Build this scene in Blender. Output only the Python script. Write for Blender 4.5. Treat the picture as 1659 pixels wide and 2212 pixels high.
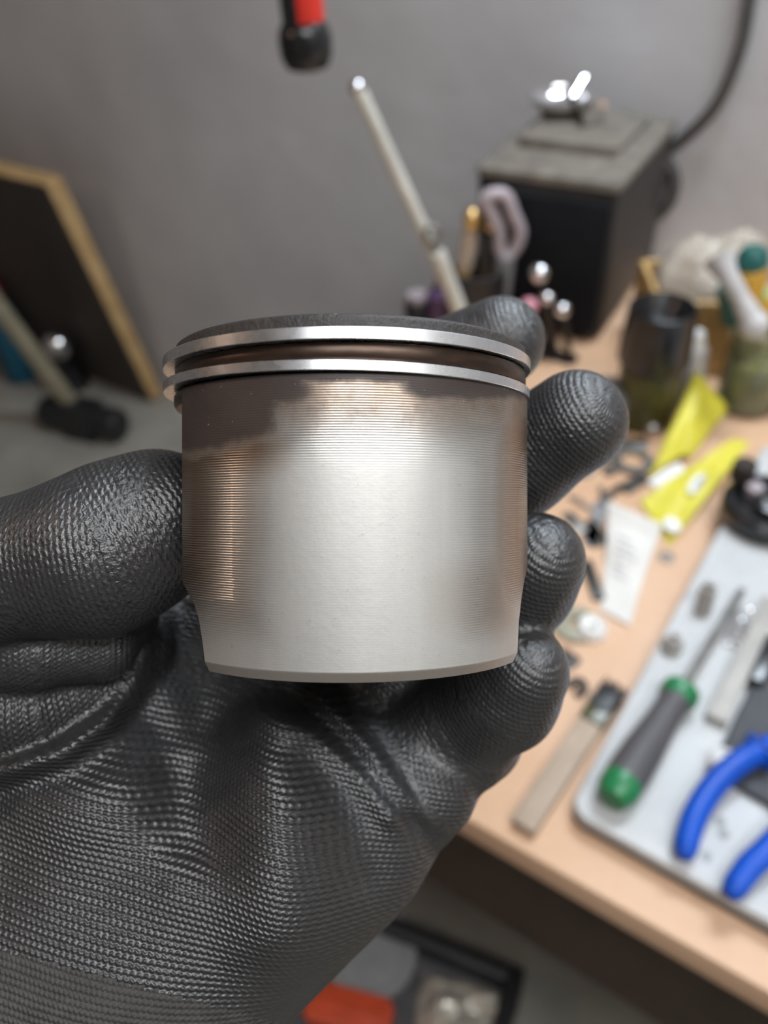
import bpy, bmesh, math, random
import numpy as np
from mathutils import Vector, Matrix

for o in list(bpy.data.objects): bpy.data.objects.remove(o)
sc = bpy.context.scene
C = sc.collection

# ------------------------------------------------------------------ camera
F_PX, CX, CY = 1700.0, 829.5, 1106.0
PITCH, ROLL = math.radians(42.0), math.radians(4.0)
CAM = Vector((0, 0, 0.58))            # bench top is z = 0
FWD = Vector((0, math.cos(PITCH), -math.sin(PITCH)))
UP0 = Vector((0, math.sin(PITCH), math.cos(PITCH)))
RIGHT = Vector((1, 0, 0))*math.cos(ROLL)-UP0*math.sin(ROLL)
UP = Vector((1, 0, 0))*math.sin(ROLL)+UP0*math.cos(ROLL)
FLOOR = -0.70
CEIL = 1.80
cam = bpy.data.cameras.new('camera'); camo = bpy.data.objects.new('camera', cam); C.objects.link(camo)
camo.matrix_world = Matrix.Translation(CAM) @ Matrix(((RIGHT.x, UP.x, -FWD.x), (RIGHT.y, UP.y, -FWD.y), (RIGHT.z, UP.z, -FWD.z))).to_4x4()
cam.sensor_fit = 'VERTICAL'; cam.sensor_height = 36.0; cam.lens = F_PX*36.0/2212.0
cam.clip_start = 0.005
cam.dof.use_dof = True; cam.dof.focus_distance = 0.120; cam.dof.aperture_fstop = cam.lens/2.2
sc.camera = camo
vs = sc.view_settings
vs.view_transform = 'Standard'; vs.look = 'None'; vs.gamma = 1.0; vs.use_curve_mapping = False
vs.exposure = 0.22

# ------------------------------------------------------------------ world and room lamps
w = bpy.data.worlds.new('world'); sc.world = w; w.use_nodes = True
w.node_tree.nodes['Background'].inputs[0].default_value = (0.55, 0.58, 0.65, 1)
w.node_tree.nodes['Background'].inputs[1].default_value = 0.0
def area(name, loc, target, sx, sy, power, col):
    l = bpy.data.lights.new(name, 'AREA'); l.shape = 'RECTANGLE'; l.size = sx; l.size_y = sy
    l.energy = power; l.color = col
    o = bpy.data.objects.new(name, l); C.objects.link(o); o.location = loc
    o.rotation_euler = (Vector(target)-Vector(loc)).to_track_quat('-Z', 'Y').to_euler()
    return o
LAMP1 = Vector((0.35, -0.45, 1.70)); LAMP2 = Vector((0.75, 0.90, 1.70)); LAMP3 = Vector((-1.25, 0.32, 1.20))
area('ceiling_lamp_front_offscreen', LAMP1, LAMP1-Vector((0, 0, 1)), 1.3, 0.4, 21.5, (0.97, 0.98, 1.0))
area('ceiling_lamp_back_offscreen', LAMP2, LAMP2-Vector((0, 0, 1)), 0.9, 0.25, 33.0, (0.80, 0.90, 1.0))
wb = bpy.data.lights.new('warm_bulb_left_offscreen', 'POINT'); wb.energy = 6.5; wb.color = (1.0, 0.68, 0.50); wb.shadow_soft_size = 0.06
wbo = bpy.data.objects.new('warm_bulb_left_offscreen', wb); C.objects.link(wbo); wbo.location = LAMP3

# ------------------------------------------------------------------ pixel rays to places in the room
def ray(px, py):
    return (RIGHT*((px-CX)/F_PX) + UP*((CY-py)/F_PX) + FWD)
def G(px, py, z=0.0):
    d = ray(px, py); return CAM + d*((z-CAM.z)/d.z)
def V(px, py, y):
    d = ray(px, py); return CAM + d*(y/d.y)
W1 = G(1400, 548); W2 = G(350, 835, FLOOR)
WDIR = Vector((W2.x-W1.x, W2.y-W1.y, 0)).normalized()      # along the wall, to the left
WNRM = Vector((WDIR.y, -WDIR.x, 0))                        # into the wall
if WNRM.y < 0: WNRM = -WNRM
def WP(px, py, off=0.0):
    d = ray(px, py); t = ((W1-CAM).dot(WNRM)-off)/d.dot(WNRM); return CAM+d*t
def wall_pt(a, b, z):                                      # a along the wall, b out into the room
    p = W1 + WDIR*a - WNRM*b; return Vector((p.x, p.y, z))

# ------------------------------------------------------------------ materials
MATS = {}
def mat(name, col, rough=0.5, metal=0.0, var=0.12, scale=30.0, bump=0.0, bscale=200.0, col2=None, spec=0.5, alpha=None, trans=0.0, coat=0.0, thresh=None, emit=None):
    m = bpy.data.materials.new(name); m.use_nodes = True
    nt = m.node_tree; N = nt.nodes; L = nt.links
    b = N['Principled BSDF']
    tc = N.new('ShaderNodeTexCoord')
    nz = N.new('ShaderNodeTexNoise'); nz.inputs['Scale'].default_value = scale; nz.inputs['Detail'].default_value = 6
    L.new(tc.outputs['Object'], nz.inputs['Vector'])
    cr = N.new('ShaderNodeValToRGB')
    c2 = col2 if col2 else tuple(max(0, c*(1-2*var)) for c in col)
    lo, hi = thresh if thresh else (0.3, 0.7)
    cr.color_ramp.elements[0].position = lo; cr.color_ramp.elements[1].position = hi
    cr.color_ramp.elements[0].color = (*c2, 1); cr.color_ramp.elements[1].color = (*col, 1)
    L.new(nz.outputs['Fac'], cr.inputs['Fac']); L.new(cr.outputs['Color'], b.inputs['Base Color'])
    b.inputs['Roughness'].default_value = rough; b.inputs['Metallic'].default_value = metal
    b.inputs['Specular IOR Level'].default_value = spec
    b.inputs['Transmission Weight'].default_value = trans
    b.inputs['Coat Weight'].default_value = coat
    if alpha is not None: b.inputs['Alpha'].default_value = alpha
    if emit:
        b.inputs['Emission Color'].default_value = (*emit[0], 1); b.inputs['Emission Strength'].default_value = emit[1]
    if bump > 0:
        n2 = N.new('ShaderNodeTexNoise'); n2.inputs['Scale'].default_value = bscale; n2.inputs['Detail'].default_value = 4
        L.new(tc.outputs['Object'], n2.inputs['Vector'])
        bp = N.new('ShaderNodeBump'); bp.inputs['Strength'].default_value = 1.0; bp.inputs['Distance'].default_value = bump
        L.new(n2.outputs['Fac'], bp.inputs['Height']); L.new(bp.outputs['Normal'], b.inputs['Normal'])
    MATS[name] = m; return m
mat('wall_paint', (0.64, 0.635, 0.65), 0.45, var=0.09, scale=3.0, bump=0.002, bscale=14)
mat('wall_plain', (0.50, 0.48, 0.45), 0.8)
mat('ceiling_paint', (0.65, 0.64, 0.62), 0.9)
mat('concrete', (0.36, 0.34, 0.29), 0.75, var=0.2, scale=5, bump=0.002, bscale=40)
mat('wood_top', (0.66, 0.435, 0.285), 0.42, col2=(0.58, 0.355, 0.215), scale=7, bump=0.0003, bscale=90)
mat('wood_edge', (0.66, 0.44, 0.27), 0.5, col2=(0.5, 0.3, 0.16), scale=20)
mat('dark_wood', (0.060, 0.038, 0.025), 0.7)
mat('ply', (0.60, 0.40, 0.19), 0.6, col2=(0.45, 0.28, 0.12), scale=20)
mat('board_face', (0.055, 0.045, 0.040), 0.6, scale=8)
mat('black_plastic', (0.016, 0.016, 0.018), 0.45)
mat('black_gloss', (0.012, 0.012, 0.013), 0.22)
mat('grille', (0.010, 0.011, 0.014), 0.85, spec=0.2, bump=0.0006, bscale=900)
mat('dusty_top', (0.20, 0.175, 0.145), 0.85, var=0.2, scale=40)
mat('vinyl_side', (0.018, 0.015, 0.013), 0.5)
mat('chrome', (0.85, 0.85, 0.86), 0.12, 1.0, var=0.05)
mat('steel', (0.55, 0.55, 0.54), 0.34, 1.0)
mat('dull_steel', (0.36, 0.35, 0.33), 0.45, 1.0, var=0.25, scale=60)
mat('dark_steel', (0.07, 0.065, 0.06), 0.45, 0.7)
mat('rod_grey', (0.62, 0.60, 0.53), 0.6, 0.0)
mat('brass', (0.85, 0.58, 0.25), 0.3, 1.0)
mat('cable', (0.085, 0.082, 0.078), 0.55)
mat('red', (0.75, 0.035, 0.02), 0.4)
mat('red_dark', (0.42, 0.02, 0.02), 0.5)
mat('teal', (0.01, 0.10, 0.16), 0.5)
mat('green', (0.015, 0.19, 0.065), 0.35)
mat('green_dark', (0.01, 0.10, 0.085), 0.4)
mat('mint', (0.22, 0.55, 0.28), 0.4)
mat('yellow_handle', (0.72, 0.40, 0.04), 0.4)
mat('handle_grey', (0.085, 0.080, 0.085), 0.55)
mat('blue', (0.002, 0.080, 0.52), 0.40, spec=0.35)
mat('yellow', (0.66, 0.59, 0.05), 0.45, var=0.06, scale=60)
mat('paper', (0.68, 0.655, 0.61), 0.7, var=0.05)
mat('print_grey', (0.45, 0.44, 0.44), 0.7)
mat('white', (0.82, 0.82, 0.80), 0.35, var=0.04)
mat('white_dirty', (0.53, 0.51, 0.50), 0.45)
mat('tray_grey', (0.56, 0.57, 0.57), 0.5, var=0.08, scale=22, bump=0.0004, bscale=160)
mat('rubber', (0.03, 0.022, 0.016), 0.8)
mat('pad_black', (0.045, 0.047, 0.055), 0.6, scale=60)
mat('pink', (0.72, 0.30, 0.36), 0.3)
mat('pink_grey', (0.42, 0.36, 0.38), 0.45)
mat('purple', (0.14, 0.08, 0.19), 0.4)
mat('tan', (0.62, 0.40, 0.16), 0.5)
mat('bag_film', (0.47, 0.41, 0.34), 0.25, var=0.1, scale=40, bump=0.004, bscale=60)
mat('olive', (0.060, 0.058, 0.012), 0.3)
mat('grey_plastic', (0.22, 0.22, 0.225), 0.5)
mat('case_grey', (0.085, 0.085, 0.092), 0.55)
mat('tin_grey', (0.30, 0.31, 0.32), 0.5)
mat('orange', (0.72, 0.09, 0.03), 0.45)
mat('foil', (0.72, 0.69, 0.60), 0.25, 0.35, var=0.2, scale=40, bump=0.006, bscale=30)
mat('handle_tan', (0.43, 0.33, 0.245), 0.6)
mat('pale_wood', (0.36, 0.32, 0.22), 0.5, scale=30)
mat('glass', (0.75, 0.80, 0.62), 0.05, trans=0.9, var=0.02)
mat('jar_fill', (0.16, 0.14, 0.02), 0.5, scale=40)
mat('clear_disc', (0.70, 0.66, 0.50), 0.15, trans=0.55, var=0.03)
mat('satin', (0.42, 0.40, 0.37), 0.6, 0.25)
mat('dark_spot', (0.36, 0.37, 0.36), 0.7)
mat('sleeve', (0.03, 0.032, 0.04), 0.9, bump=0.0006, bscale=700)

# ------------------------------------------------------------------ mesh builder
def frame_from_axis(d):
    d = Vector(d).normalized(); a = Vector((0, 0, 1)) if abs(d.z) < 0.9 else Vector((1, 0, 0))
    u = d.cross(a).normalized(); v = d.cross(u).normalized(); return u, v, d
class MB:
    def __init__(s): s.v = []; s.f = []
    def add(s, vs_, fs):
        n = len(s.v); s.v += [Vector(p) for p in vs_]; s.f += [tuple(i+n for i in f) for f in fs]; return s
    def box(s, c, size, ex=(1, 0, 0), ey=(0, 1, 0), ez=(0, 0, 1)):
        c = Vector(c); ex, ey, ez = Vector(ex), Vector(ey), Vector(ez); a, b, d = (q/2 for q in size)
        P = [c+ex*a*i+ey*b*j+ez*d*k for k in (-1, 1) for j in (-1, 1) for i in (-1, 1)]
        return s.add(P, [(0, 2, 3, 1), (4, 5, 7, 6), (0, 1, 5, 4), (2, 6, 7, 3), (0, 4, 6, 2), (1, 3, 7, 5)])
    def rbox(s, c, size, r, ex=(1, 0, 0), ey=(0, 1, 0), ez=(0, 0, 1), seg=4, lip=0.0):
        """slab with rounded corners in plan and a small bevel on top"""
        c = Vector(c); ex, ey, ez = Vector(ex), Vector(ey), Vector(ez); a, b, d = (q/2 for q in size)
        def loop(ins, z):
            out = []; rr = max(r-ins, 1e-5)
            for (sx, sy, a0) in ((1, 1, 0), (-1, 1, 90), (-1, -1, 180), (1, -1, 270)):
                for k in range(seg+1):
                    t = math.radians(a0+90*k/seg)
                    out.append(c+ex*(sx*(a-r)+rr*math.cos(t))+ey*(sy*(b-r)+rr*math.sin(t))+ez*z)
            return out
        be = lip if lip else min(r*0.3, d*0.5)
        loops = [loop(0, -d), loop(0, d-be), loop(be*0.3, d-be*0.3), loop(be, d)]
        n = len(loops[0]); P = sum(loops, []); Fs = []
        for k in range(3):
            for i in range(n):
                j = (i+1) % n; Fs.append((k*n+i, k*n+j, (k+1)*n+j, (k+1)*n+i))
        Fs.append(tuple(range(n-1, -1, -1))); Fs.append(tuple(range(3*n, 4*n)))
        return s.add(P, Fs)
    def lathe(s, prof, base, axis=(0, 0, 1), seg=28, closed=False):
        """prof: (r, h) pairs along axis from base"""
        u, v, d = frame_from_axis(axis); base = Vector(base); P = []; Fs = []
        for (r, h) in prof:
            for k in range(seg):
                t = 2*math.pi*k/seg; P.append(base+d*h+(u*math.cos(t)+v*math.sin(t))*max(r, 1e-6))
        m = len(prof)
        for i in range(m if closed else m-1):
            i2 = (i+1) % m
            for k in range(seg):
                k2 = (k+1) % seg; Fs.append((i*seg+k, i*seg+k2, i2*seg+k2, i2*seg+k))
        if not closed:
            if prof[0][0] > 1e-5: Fs.append(tuple(range(seg-1, -1, -1)))
            if prof[-1][0] > 1e-5: Fs.append(tuple((m-1)*seg+k for k in range(seg)))
        return s.add(P, Fs)
    def cyl(s, p0, p1, r0, r1=None, seg=20, bev=0.12):
        p0, p1 = Vector(p0), Vector(p1); h = (p1-p0).length; r1 = r0 if r1 is None else r1
        b0, b1 = min(bev*r0, h*0.2), min(bev*r1, h*0.2)
        return s.lathe([(r0-b0, 0), (r0, b0), (r1, h-b1), (r1-b1, h)], p0, p1-p0, seg)
    def ball(s, c, r, seg=20, rings=10, sq=(1, 1, 1)):
        c = Vector(c); P = []; Fs = []
        for i in range(rings+1):
            a = math.pi*i/rings
            for k in range(seg):
                t = 2*math.pi*k/seg
                P.append(c+Vector((r*sq[0]*math.sin(a)*math.cos(t), r*sq[1]*math.sin(a)*math.sin(t), r*sq[2]*math.cos(a))))
        for i in range(rings):
            for k in range(seg):
                k2 = (k+1) % seg; Fs.append((i*seg+k, (i+1)*seg+k, (i+1)*seg+k2, i*seg+k2))
        return s.add(P, Fs)
    def tube(s, pts, rad, seg=12, cyc=False, sub=6):
        pts = [Vector(p) for p in pts]; n = len(pts)
        rad = rad if isinstance(rad, (list, tuple)) else [rad]*n
        Q = []; R = []
        def cr(a, b, c, d, t): return 0.5*((2*b)+(c-a)*t+(2*a-5*b+4*c-d)*t*t+(3*b-a-3*c+d)*t**3)
        last = n if cyc else n-1
        for i in range(last):
            g = (lambda k: pts[k % n]) if cyc else (lambda k: pts[min(max(k, 0), n-1)])
            for j in range(sub):
                t = j/sub; Q.append(cr(g(i-1), g(i), g(i+1), g(i+2), t))
                R.append(rad[i]*(1-t)+rad[(i+1) % n]*t)
        if not cyc: Q.append(pts[-1]); R.append(rad[-1])
        m = len(Q); P = []; Fs = []; up = None
        for i in range(m):
            tan = (Q[(i+1) % m]-Q[i-1]) if cyc else (Q[min(i+1, m-1)]-Q[max(i-1, 0)])
            tan.normalize()
            if up is None: u, v, _ = frame_from_axis(tan)
            else:
                u = (up-tan*up.dot(tan)).normalized(); v = tan.cross(u)
            up = u
            for k in range(seg):
                a = 2*math.pi*k/seg; P.append(Q[i]+(u*math.cos(a)+v*math.sin(a))*R[i])
        for i in range(m if cyc else m-1):
            i2 = (i+1) % m
            for k in range(seg):
                k2 = (k+1) % seg; Fs.append((i*seg+k, i*seg+k2, i2*seg+k2, i2*seg+k))
        if not cyc:
            Fs.append(tuple(range(seg-1, -1, -1))); Fs.append(tuple((m-1)*seg+k for k in range(seg)))
        return s.add(P, Fs)
    def prism(s, poly, h, up=(0, 0, 1)):
        """poly: points of the bottom outline; extruded by h along up"""
        up = Vector(up)*h; poly = [Vector(p) for p in poly]; n = len(poly)
        Fs = [tuple(range(n-1, -1, -1)), tuple(range(n, 2*n))]
        for i in range(n): j = (i+1) % n; Fs.append((i, j, n+j, n+i))
        return s.add(poly+[p+up for p in poly], Fs)
    def sheet(s, fn, nu, nv, th):
        P = [fn(i/nu, j/nv) for j in range(nv+1) for i in range(nu+1)]
        top = [p+Vector((0, 0, th)) for p in P]; n = len(P); Fs = []
        q = lambda i, j: j*(nu+1)+i
        for j in range(nv):
            for i in range(nu):
                f = (q(i, j), q(i+1, j), q(i+1, j+1), q(i, j+1)); Fs.append(tuple(k+n for k in f)); Fs.append(f[::-1])
        rim = [q(i, 0) for i in range(nu)]+[q(nu, j) for j in range(nv)]+[q(i, nv) for i in range(nu, 0, -1)]+[q(0, j) for j in range(nv, 0, -1)]
        for a, b in zip(rim, rim[1:]+rim[:1]): Fs.append((a, b, b+n, a+n))
        return s.add(P+top, Fs)
    def build(s, name, m, parent=None, smooth=True, origin=None, bevel=0.0, raw=False):
        me = bpy.data.meshes.new(name)
        if raw: off = Vector((0, 0, 0))
        elif parent is not None:
            off = Vector((0, 0, 0)); p = parent
            while p is not None: off += p.location; p = p.parent
        else:
            if origin is None:
                xs = [p.x for p in s.v]; ys = [p.y for p in s.v]
                origin = Vector(((min(xs)+max(xs))/2, (min(ys)+max(ys))/2, min(p.z for p in s.v)))
            off = Vector(origin)
        me.from_pydata([tuple(p-off) for p in s.v], [], s.f); me.update()
        bm = bmesh.new(); bm.from_mesh(me); bmesh.ops.remove_doubles(bm, verts=bm.verts, dist=1e-7)
        bmesh.ops.recalc_face_normals(bm, faces=bm.faces); bm.to_mesh(me); bm.free()
        me.materials.append(MATS[m] if isinstance(m, str) else m)
        o = bpy.data.objects.new(name, me); C.objects.link(o)
        if parent is not None: o.parent = parent
        elif not raw: o.location = off
        if bevel > 0:
            bv = o.modifiers.new('bevel', 'BEVEL'); bv.width = bevel; bv.segments = 2; bv.limit_method = 'ANGLE'
        if smooth:
            me.polygons.foreach_set('use_smooth', [True]*len(me.polygons))
            me.set_sharp_from_angle(angle=math.radians(38))
        return o
def tag(o, label, cat, group=None):
    o['label'] = label; o['category'] = cat
    if group: o['group'] = group
    return o
def thing(name, label, cat, loc, group=None):
    o = bpy.data.objects.new(name, None); C.objects.link(o); o.location = Vector(loc); o.empty_display_size = 0.02
    return tag(o, label, cat, group)
def struct(name, mb, m, **k):
    o = mb.build(name, m, **k); o['kind'] = 'structure'; return o

# ================================================================== THE ROOM
AL, AR, BB = 3.2, -1.6, 3.4
rp = lambda a, b, z: wall_pt(a, b, z)
struct('floor', MB().prism([rp(AL, 0, FLOOR-0.05), rp(AR, 0, FLOOR-0.05), rp(AR, BB, FLOOR-0.05), rp(AL, BB, FLOOR-0.05)], 0.05), 'concrete', smooth=False)
struct('ceiling', MB().prism([rp(AL, 0, CEIL), rp(AR, 0, CEIL), rp(AR, BB, CEIL), rp(AL, BB, CEIL)], 0.05), 'ceiling_paint', smooth=False)
struct('wall_back', MB().prism([rp(AL, 0, FLOOR), rp(AR, 0, FLOOR), rp(AR, -0.1, FLOOR), rp(AL, -0.1, FLOOR)], CEIL-FLOOR), 'wall_paint', smooth=False)
struct('wall_left', MB().prism([rp(AL, 0, FLOOR), rp(AL+0.1, 0, FLOOR), rp(AL+0.1, BB, FLOOR), rp(AL, BB, FLOOR)], CEIL-FLOOR), 'wall_plain', smooth=False)
struct('wall_right', MB().prism([rp(AR, 0, FLOOR), rp(AR-0.1, 0, FLOOR), rp(AR-0.1, BB, FLOOR), rp(AR, BB, FLOOR)], CEIL-FLOOR), 'wall_plain', smooth=False)
struct('wall_front', MB().prism([rp(AL, BB, FLOOR), rp(AR, BB, FLOOR), rp(AR, BB+0.1, FLOOR), rp(AL, BB+0.1, FLOOR)], CEIL-FLOOR), 'wall_plain', smooth=False)
for (p, lab, sx) in ((LAMP1, 'white ceiling strip lamp over the front of the workbench', 1.45), (LAMP2, 'white ceiling strip lamp over the back of the workbench', 0.95)):
    t = thing('strip_lamp', lab, 'lamp', (p.x, p.y, p.z+0.03), 'ceiling strip lamps')
    MB().box((p.x, p.y, p.z+0.05), (sx, 0.52, 0.06)).build('housing', 'white', t, bevel=0.005)
    for s in (-1, 1): MB().cyl((p.x+s*sx*0.35, p.y, p.z+0.07), (p.x+s*sx*0.35, p.y, CEIL+0.01), 0.005).build('hanger_rod', 'steel', t)
t = thing('warm_bulb', 'hanging warm bulb in a small tin shade left of the workbench', 'lamp', LAMP3+Vector((0, 0, 0.06)))
MB().lathe([(0.02, 0.14), (0.03, 0.13), (0.12, 0.02), (0.122, 0.02), (0.034, 0.14), (0.02, 0.15)], LAMP3+Vector((0, 0, 0.04))).build('shade', 'tin_grey', t)
MB().cyl(LAMP3+Vector((0, 0, 0.18)), (LAMP3.x, LAMP3.y, CEIL+0.01), 0.004).build('flex', 'cable', t)

# ------------------------------------------------------------------ workbench
AZ = math.radians(-54.0); DA = Vector((math.sin(AZ), math.cos(AZ), 0)); DB = Vector((-DA.y, DA.x, 0))
if DB.y < 0: DB = -DB
P0 = G(1010, 1770)                                   # a point on the front edge
PL = G(930, 690)                                     # a point on the left end
la = (PL-P0).dot(DA)                                 # left end along DA
depth = (W1-P0).dot(DB)-0.01
ra = -0.85
cc = P0+DA*((la+ra)/2)+DB*(depth/2)
t = thing('workbench', 'pale wooden workbench with a plain plank top standing against the grey wall', 'workbench', (cc.x, cc.y, FLOOR))
MB().rbox(cc+Vector((0, 0, -0.014)), (la-ra, depth, 0.028), 0.012, DA, DB, lip=0.004).build('tabletop', 'wood_top', t)
for a in (la-0.06, ra+0.06):
    for b in (0.08, depth-0.06):
        p = P0+DA*a+DB*b
        MB().box((p.x, p.y, (FLOOR-0.028)/2), (0.06, 0.06, -FLOOR-0.028+0.004), DA, DB).build('leg', 'dark_wood', t, bevel=0.003)
pm = P0+DA*((la+ra)/2)+DB*0.035
MB().box((pm.x, pm.y, -0.123), (la-ra-0.04, 0.02, 0.195), DA, DB).build('shade_apron', 'dark_wood', t)  # added deep dark board standing in for the shade under the bench top
pm = P0+DA*((la+ra)/2)+DB*(depth*0.55)
MB().box((pm.x, pm.y, FLOOR+0.20), (la-ra-0.1, depth*0.75, 0.02), DA, DB).build('lower_shelf', 'dark_wood', t)

# ------------------------------------------------------------------ speaker on the bench
B0 = G(1289, 742)
h = 0.16
while V(1300, 408, B0.y).z > h: h += 0.002
TFR = B0+Vector((0, 0, h)); TFL = G(1062, 345, h); TBR = G(1430, 234, h)
va, vb = TFL-TFR, TBR-TFR; wdt, dep = va.length, min(vb.length, 0.36)
ga = math.atan2(va.y, va.x); gb = math.atan2(vb.y, vb.x); gm = (ga+gb)/2-(ga-gb-math.pi/2)*0.15
ex = Vector((math.cos(gm+math.pi/4), math.sin(gm+math.pi/4), 0)); ey = Vector((math.cos(gm-math.pi/4), math.sin(gm-math.pi/4), 0))
print('speaker', wdt, dep, h, math.degrees(ga-gb), 'wall gap', (W1-(B0+ex*wdt+ey*dep)).dot(WNRM), (W1-(B0+ey*dep)).dot(WNRM))
gap = min((W1-B0).dot(WNRM), (W1-B0-ex*wdt).dot(WNRM)); dep = min(dep, (gap-0.035)/ey.dot(WNRM))
sp = B0+ex*(wdt/2)+ey*(dep/2)
t = thing('speaker', 'black box speaker with a dusty top standing by the wall', 'speaker', (sp.x, sp.y, 0))
MB().rbox(sp+Vector((0, 0, h/2+0.006)), (wdt, dep, h-0.012), 0.006, ex, ey).build('cabinet', 'vinyl_side', t)
MB().rbox(sp+Vector((0, 0, h-0.002)), (wdt+0.004, dep+0.004, 0.010), 0.006, ex, ey).build('top_panel', 'dusty_top', t)
MB().rbox(sp-ey*(dep/2+0.003)+Vector((0, 0, h/2-0.004)), (wdt-0.012, h-0.034, 0.012), 0.008, ex, Vector((0, 0, 1)), -ey).build('front_grille', 'grille', t)
MB().rbox(sp+ey*0.030+ex*0.006+Vector((0, 0, h+0.009)), (wdt*0.74, dep*0.58, 0.014), 0.006, ex, ey).build('raised_plate', 'dusty_top', t)
for a in (-1, 1):
    for b in (-1, 1):
        p = sp+ex*(a*(wdt/2-0.02))+ey*(b*(dep/2-0.02)); MB().cyl((p.x, p.y, -0.0005), (p.x, p.y, 0.008), 0.012).build('foot', 'dull_steel', t)
SPT = h+0.016
# things on the speaker
p = G(1212, 243, SPT)
MB().lathe([(0.012, 0.0), (0.030, 0.002), (0.045, 0.012), (0.050, 0.024), (0.047, 0.024), (0.042, 0.014), (0.028, 0.006), (0.0, 0.005)], p).build('bowl', 'chrome')
o = C.objects[-1]; tag(o, 'small shiny metal bowl on top of the black speaker', 'bowl')
t = thing('tap_fitting', 'bright metal tap fitting with a slanted spout lying beside the small bowl on the speaker', 'tap', G(1272, 246, SPT))
p0 = G(1285, 245, SPT+0.016); p1 = G(1250, 200, SPT+0.030)
MB().cyl(p0, p1, 0.016, 0.013).build('barrel', 'chrome', t)
MB().lathe([(0.012, 0), (0.020, 0.002), (0.020, 0.012), (0.012, 0.014)], p0-(p1-p0).normalized()*0.006, p1-p0, seg=6).build('hex_nut', 'chrome', t)
MB().cyl(G(1235, 215, SPT+0.03), G(1262, 170, SPT+0.05), 0.008).build('spout', 'chrome', t)

# cable on the wall behind the speaker
t = MB().tube([WP(1655, -420, .02), WP(1640, -150, .02), WP(1620, 0, .02), WP(1598, 110, .02), WP(1545, 230, .02), WP(1470, 305, .014), WP(1425, 335, .012),
               WP(1400, 350, .012)], 0.0085).build('power_cable', 'cable')
tag(t, 'dark cable curving down the grey wall to the speaker', 'cable')
t = MB().tube([WP(q[0], q[1], .012) for q in ((1415, 342), (1440, 350), (1458, 390), (1448, 435), (1415, 470), (1380, 490))], 0.0085).build('speaker_cable', 'cable')
tag(t, 'short dark cable loop at the back of the speaker', 'cable')

# ------------------------------------------------------------------ tool cup and its tools
cp = G(1030, 728); YC = cp.y
t = tag(MB().lathe([(0.034, 0), (0.036, 0.003), (0.038, 0.105), (0.034, 0.106), (0.033, 0.008), (0, 0.006)], cp).build('tool_cup', 'black_plastic'), 'dark plastic cup holding upright tools beside the speaker', 'cup')
def VP(px, py, dy=0.0): return V(px, py, YC+dy)
inb = lambda dx, dy: cp+Vector((dx, dy, 0.012))
t = thing('steel_rod', 'long thin grey rod leaning steeply out of the tool cup', 'rod', inb(0.005, 0.01))
a, b = inb(0.010, -0.012), VP(772, 190, -0.012)
b2 = a+(b-a)*0.985
MB().cyl(VP(1003, 690, -0.012), b2, 0.0095, 0.0085).build('shaft', 'rod_grey', t)
MB().ball(b, 0.0098).build('tip', 'chrome', t)
t = thing('ringed_rod', 'short pale rod with a small ring at its end beside the long rod', 'rod', inb(-0.01, 0.008))
MB().cyl(VP(1000, 690, -0.03), VP(945, 545, -0.03), 0.0115, 0.010).build('shaft', 'rod_grey', t)
rc = VP(934, 505, -0.03)
MB().tube([rc+Vector((0.009*math.cos(k), 0, 0.009*math.sin(k))) for k in np.linspace(0, 2*math.pi, 9)[:-1]], 0.003, cyc=True).build('ring', 'dull_steel', t)
MB().cyl(VP(945, 548, -0.03), rc-Vector((0, 0, 0.008)), 0.004).build('neck', 'dull_steel', t)
t = thing('chisel', 'wooden handled chisel with a bright brass cap standing in the tool cup', 'chisel', inb(-0.006, 0))
MB().cyl(VP(985, 660), VP(1003, 575), 0.011, 0.010).build('handle', 'tan', t)
MB().cyl(VP(1003, 578), VP(1015, 498), 0.012, 0.010).build('shank', 'handle_tan', t)
MB().ball(VP(1019, 475), 0.014, sq=(0.85, 0.85, 1.15)).build('cap', 'brass', t)
t = thing('loop_handled_tool', 'pinkish grey tool with an angular open loop handle in the tool cup', 'tool', inb(0.015, 0.004))
MB().tube([VP(1048, 432), VP(1066, 420), VP(1092, 424), VP(1108, 462), VP(1123, 500), VP(1116, 530), VP(1098, 552), VP(1080, 540), VP(1078, 500), VP(1062, 462)], 0.009, cyc=True, sub=4).build('loop_handle', 'pink_grey', t)
MB().cyl(VP(1092, 548), VP(1078, 680), 0.014, 0.012).build('shank', 'grey_plastic', t)
t = thing('brown_file', 'dark brown wooden handled file in the tool cup', 'file', inb(0.0, 0.014))
MB().cyl(VP(1048, 670, .01), VP(1046, 560, .01), 0.013, 0.011).build('handle', 'dark_wood', t)
MB().cyl(VP(1046, 562, .01), VP(1043, 505, .01), 0.011, 0.006).build('ferrule', 'dark_steel', t)
MB().cyl(VP(1060, 495, .012), VP(1056, 480, .012), 0.008).build('copper_tip', 'brass', t)
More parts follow.
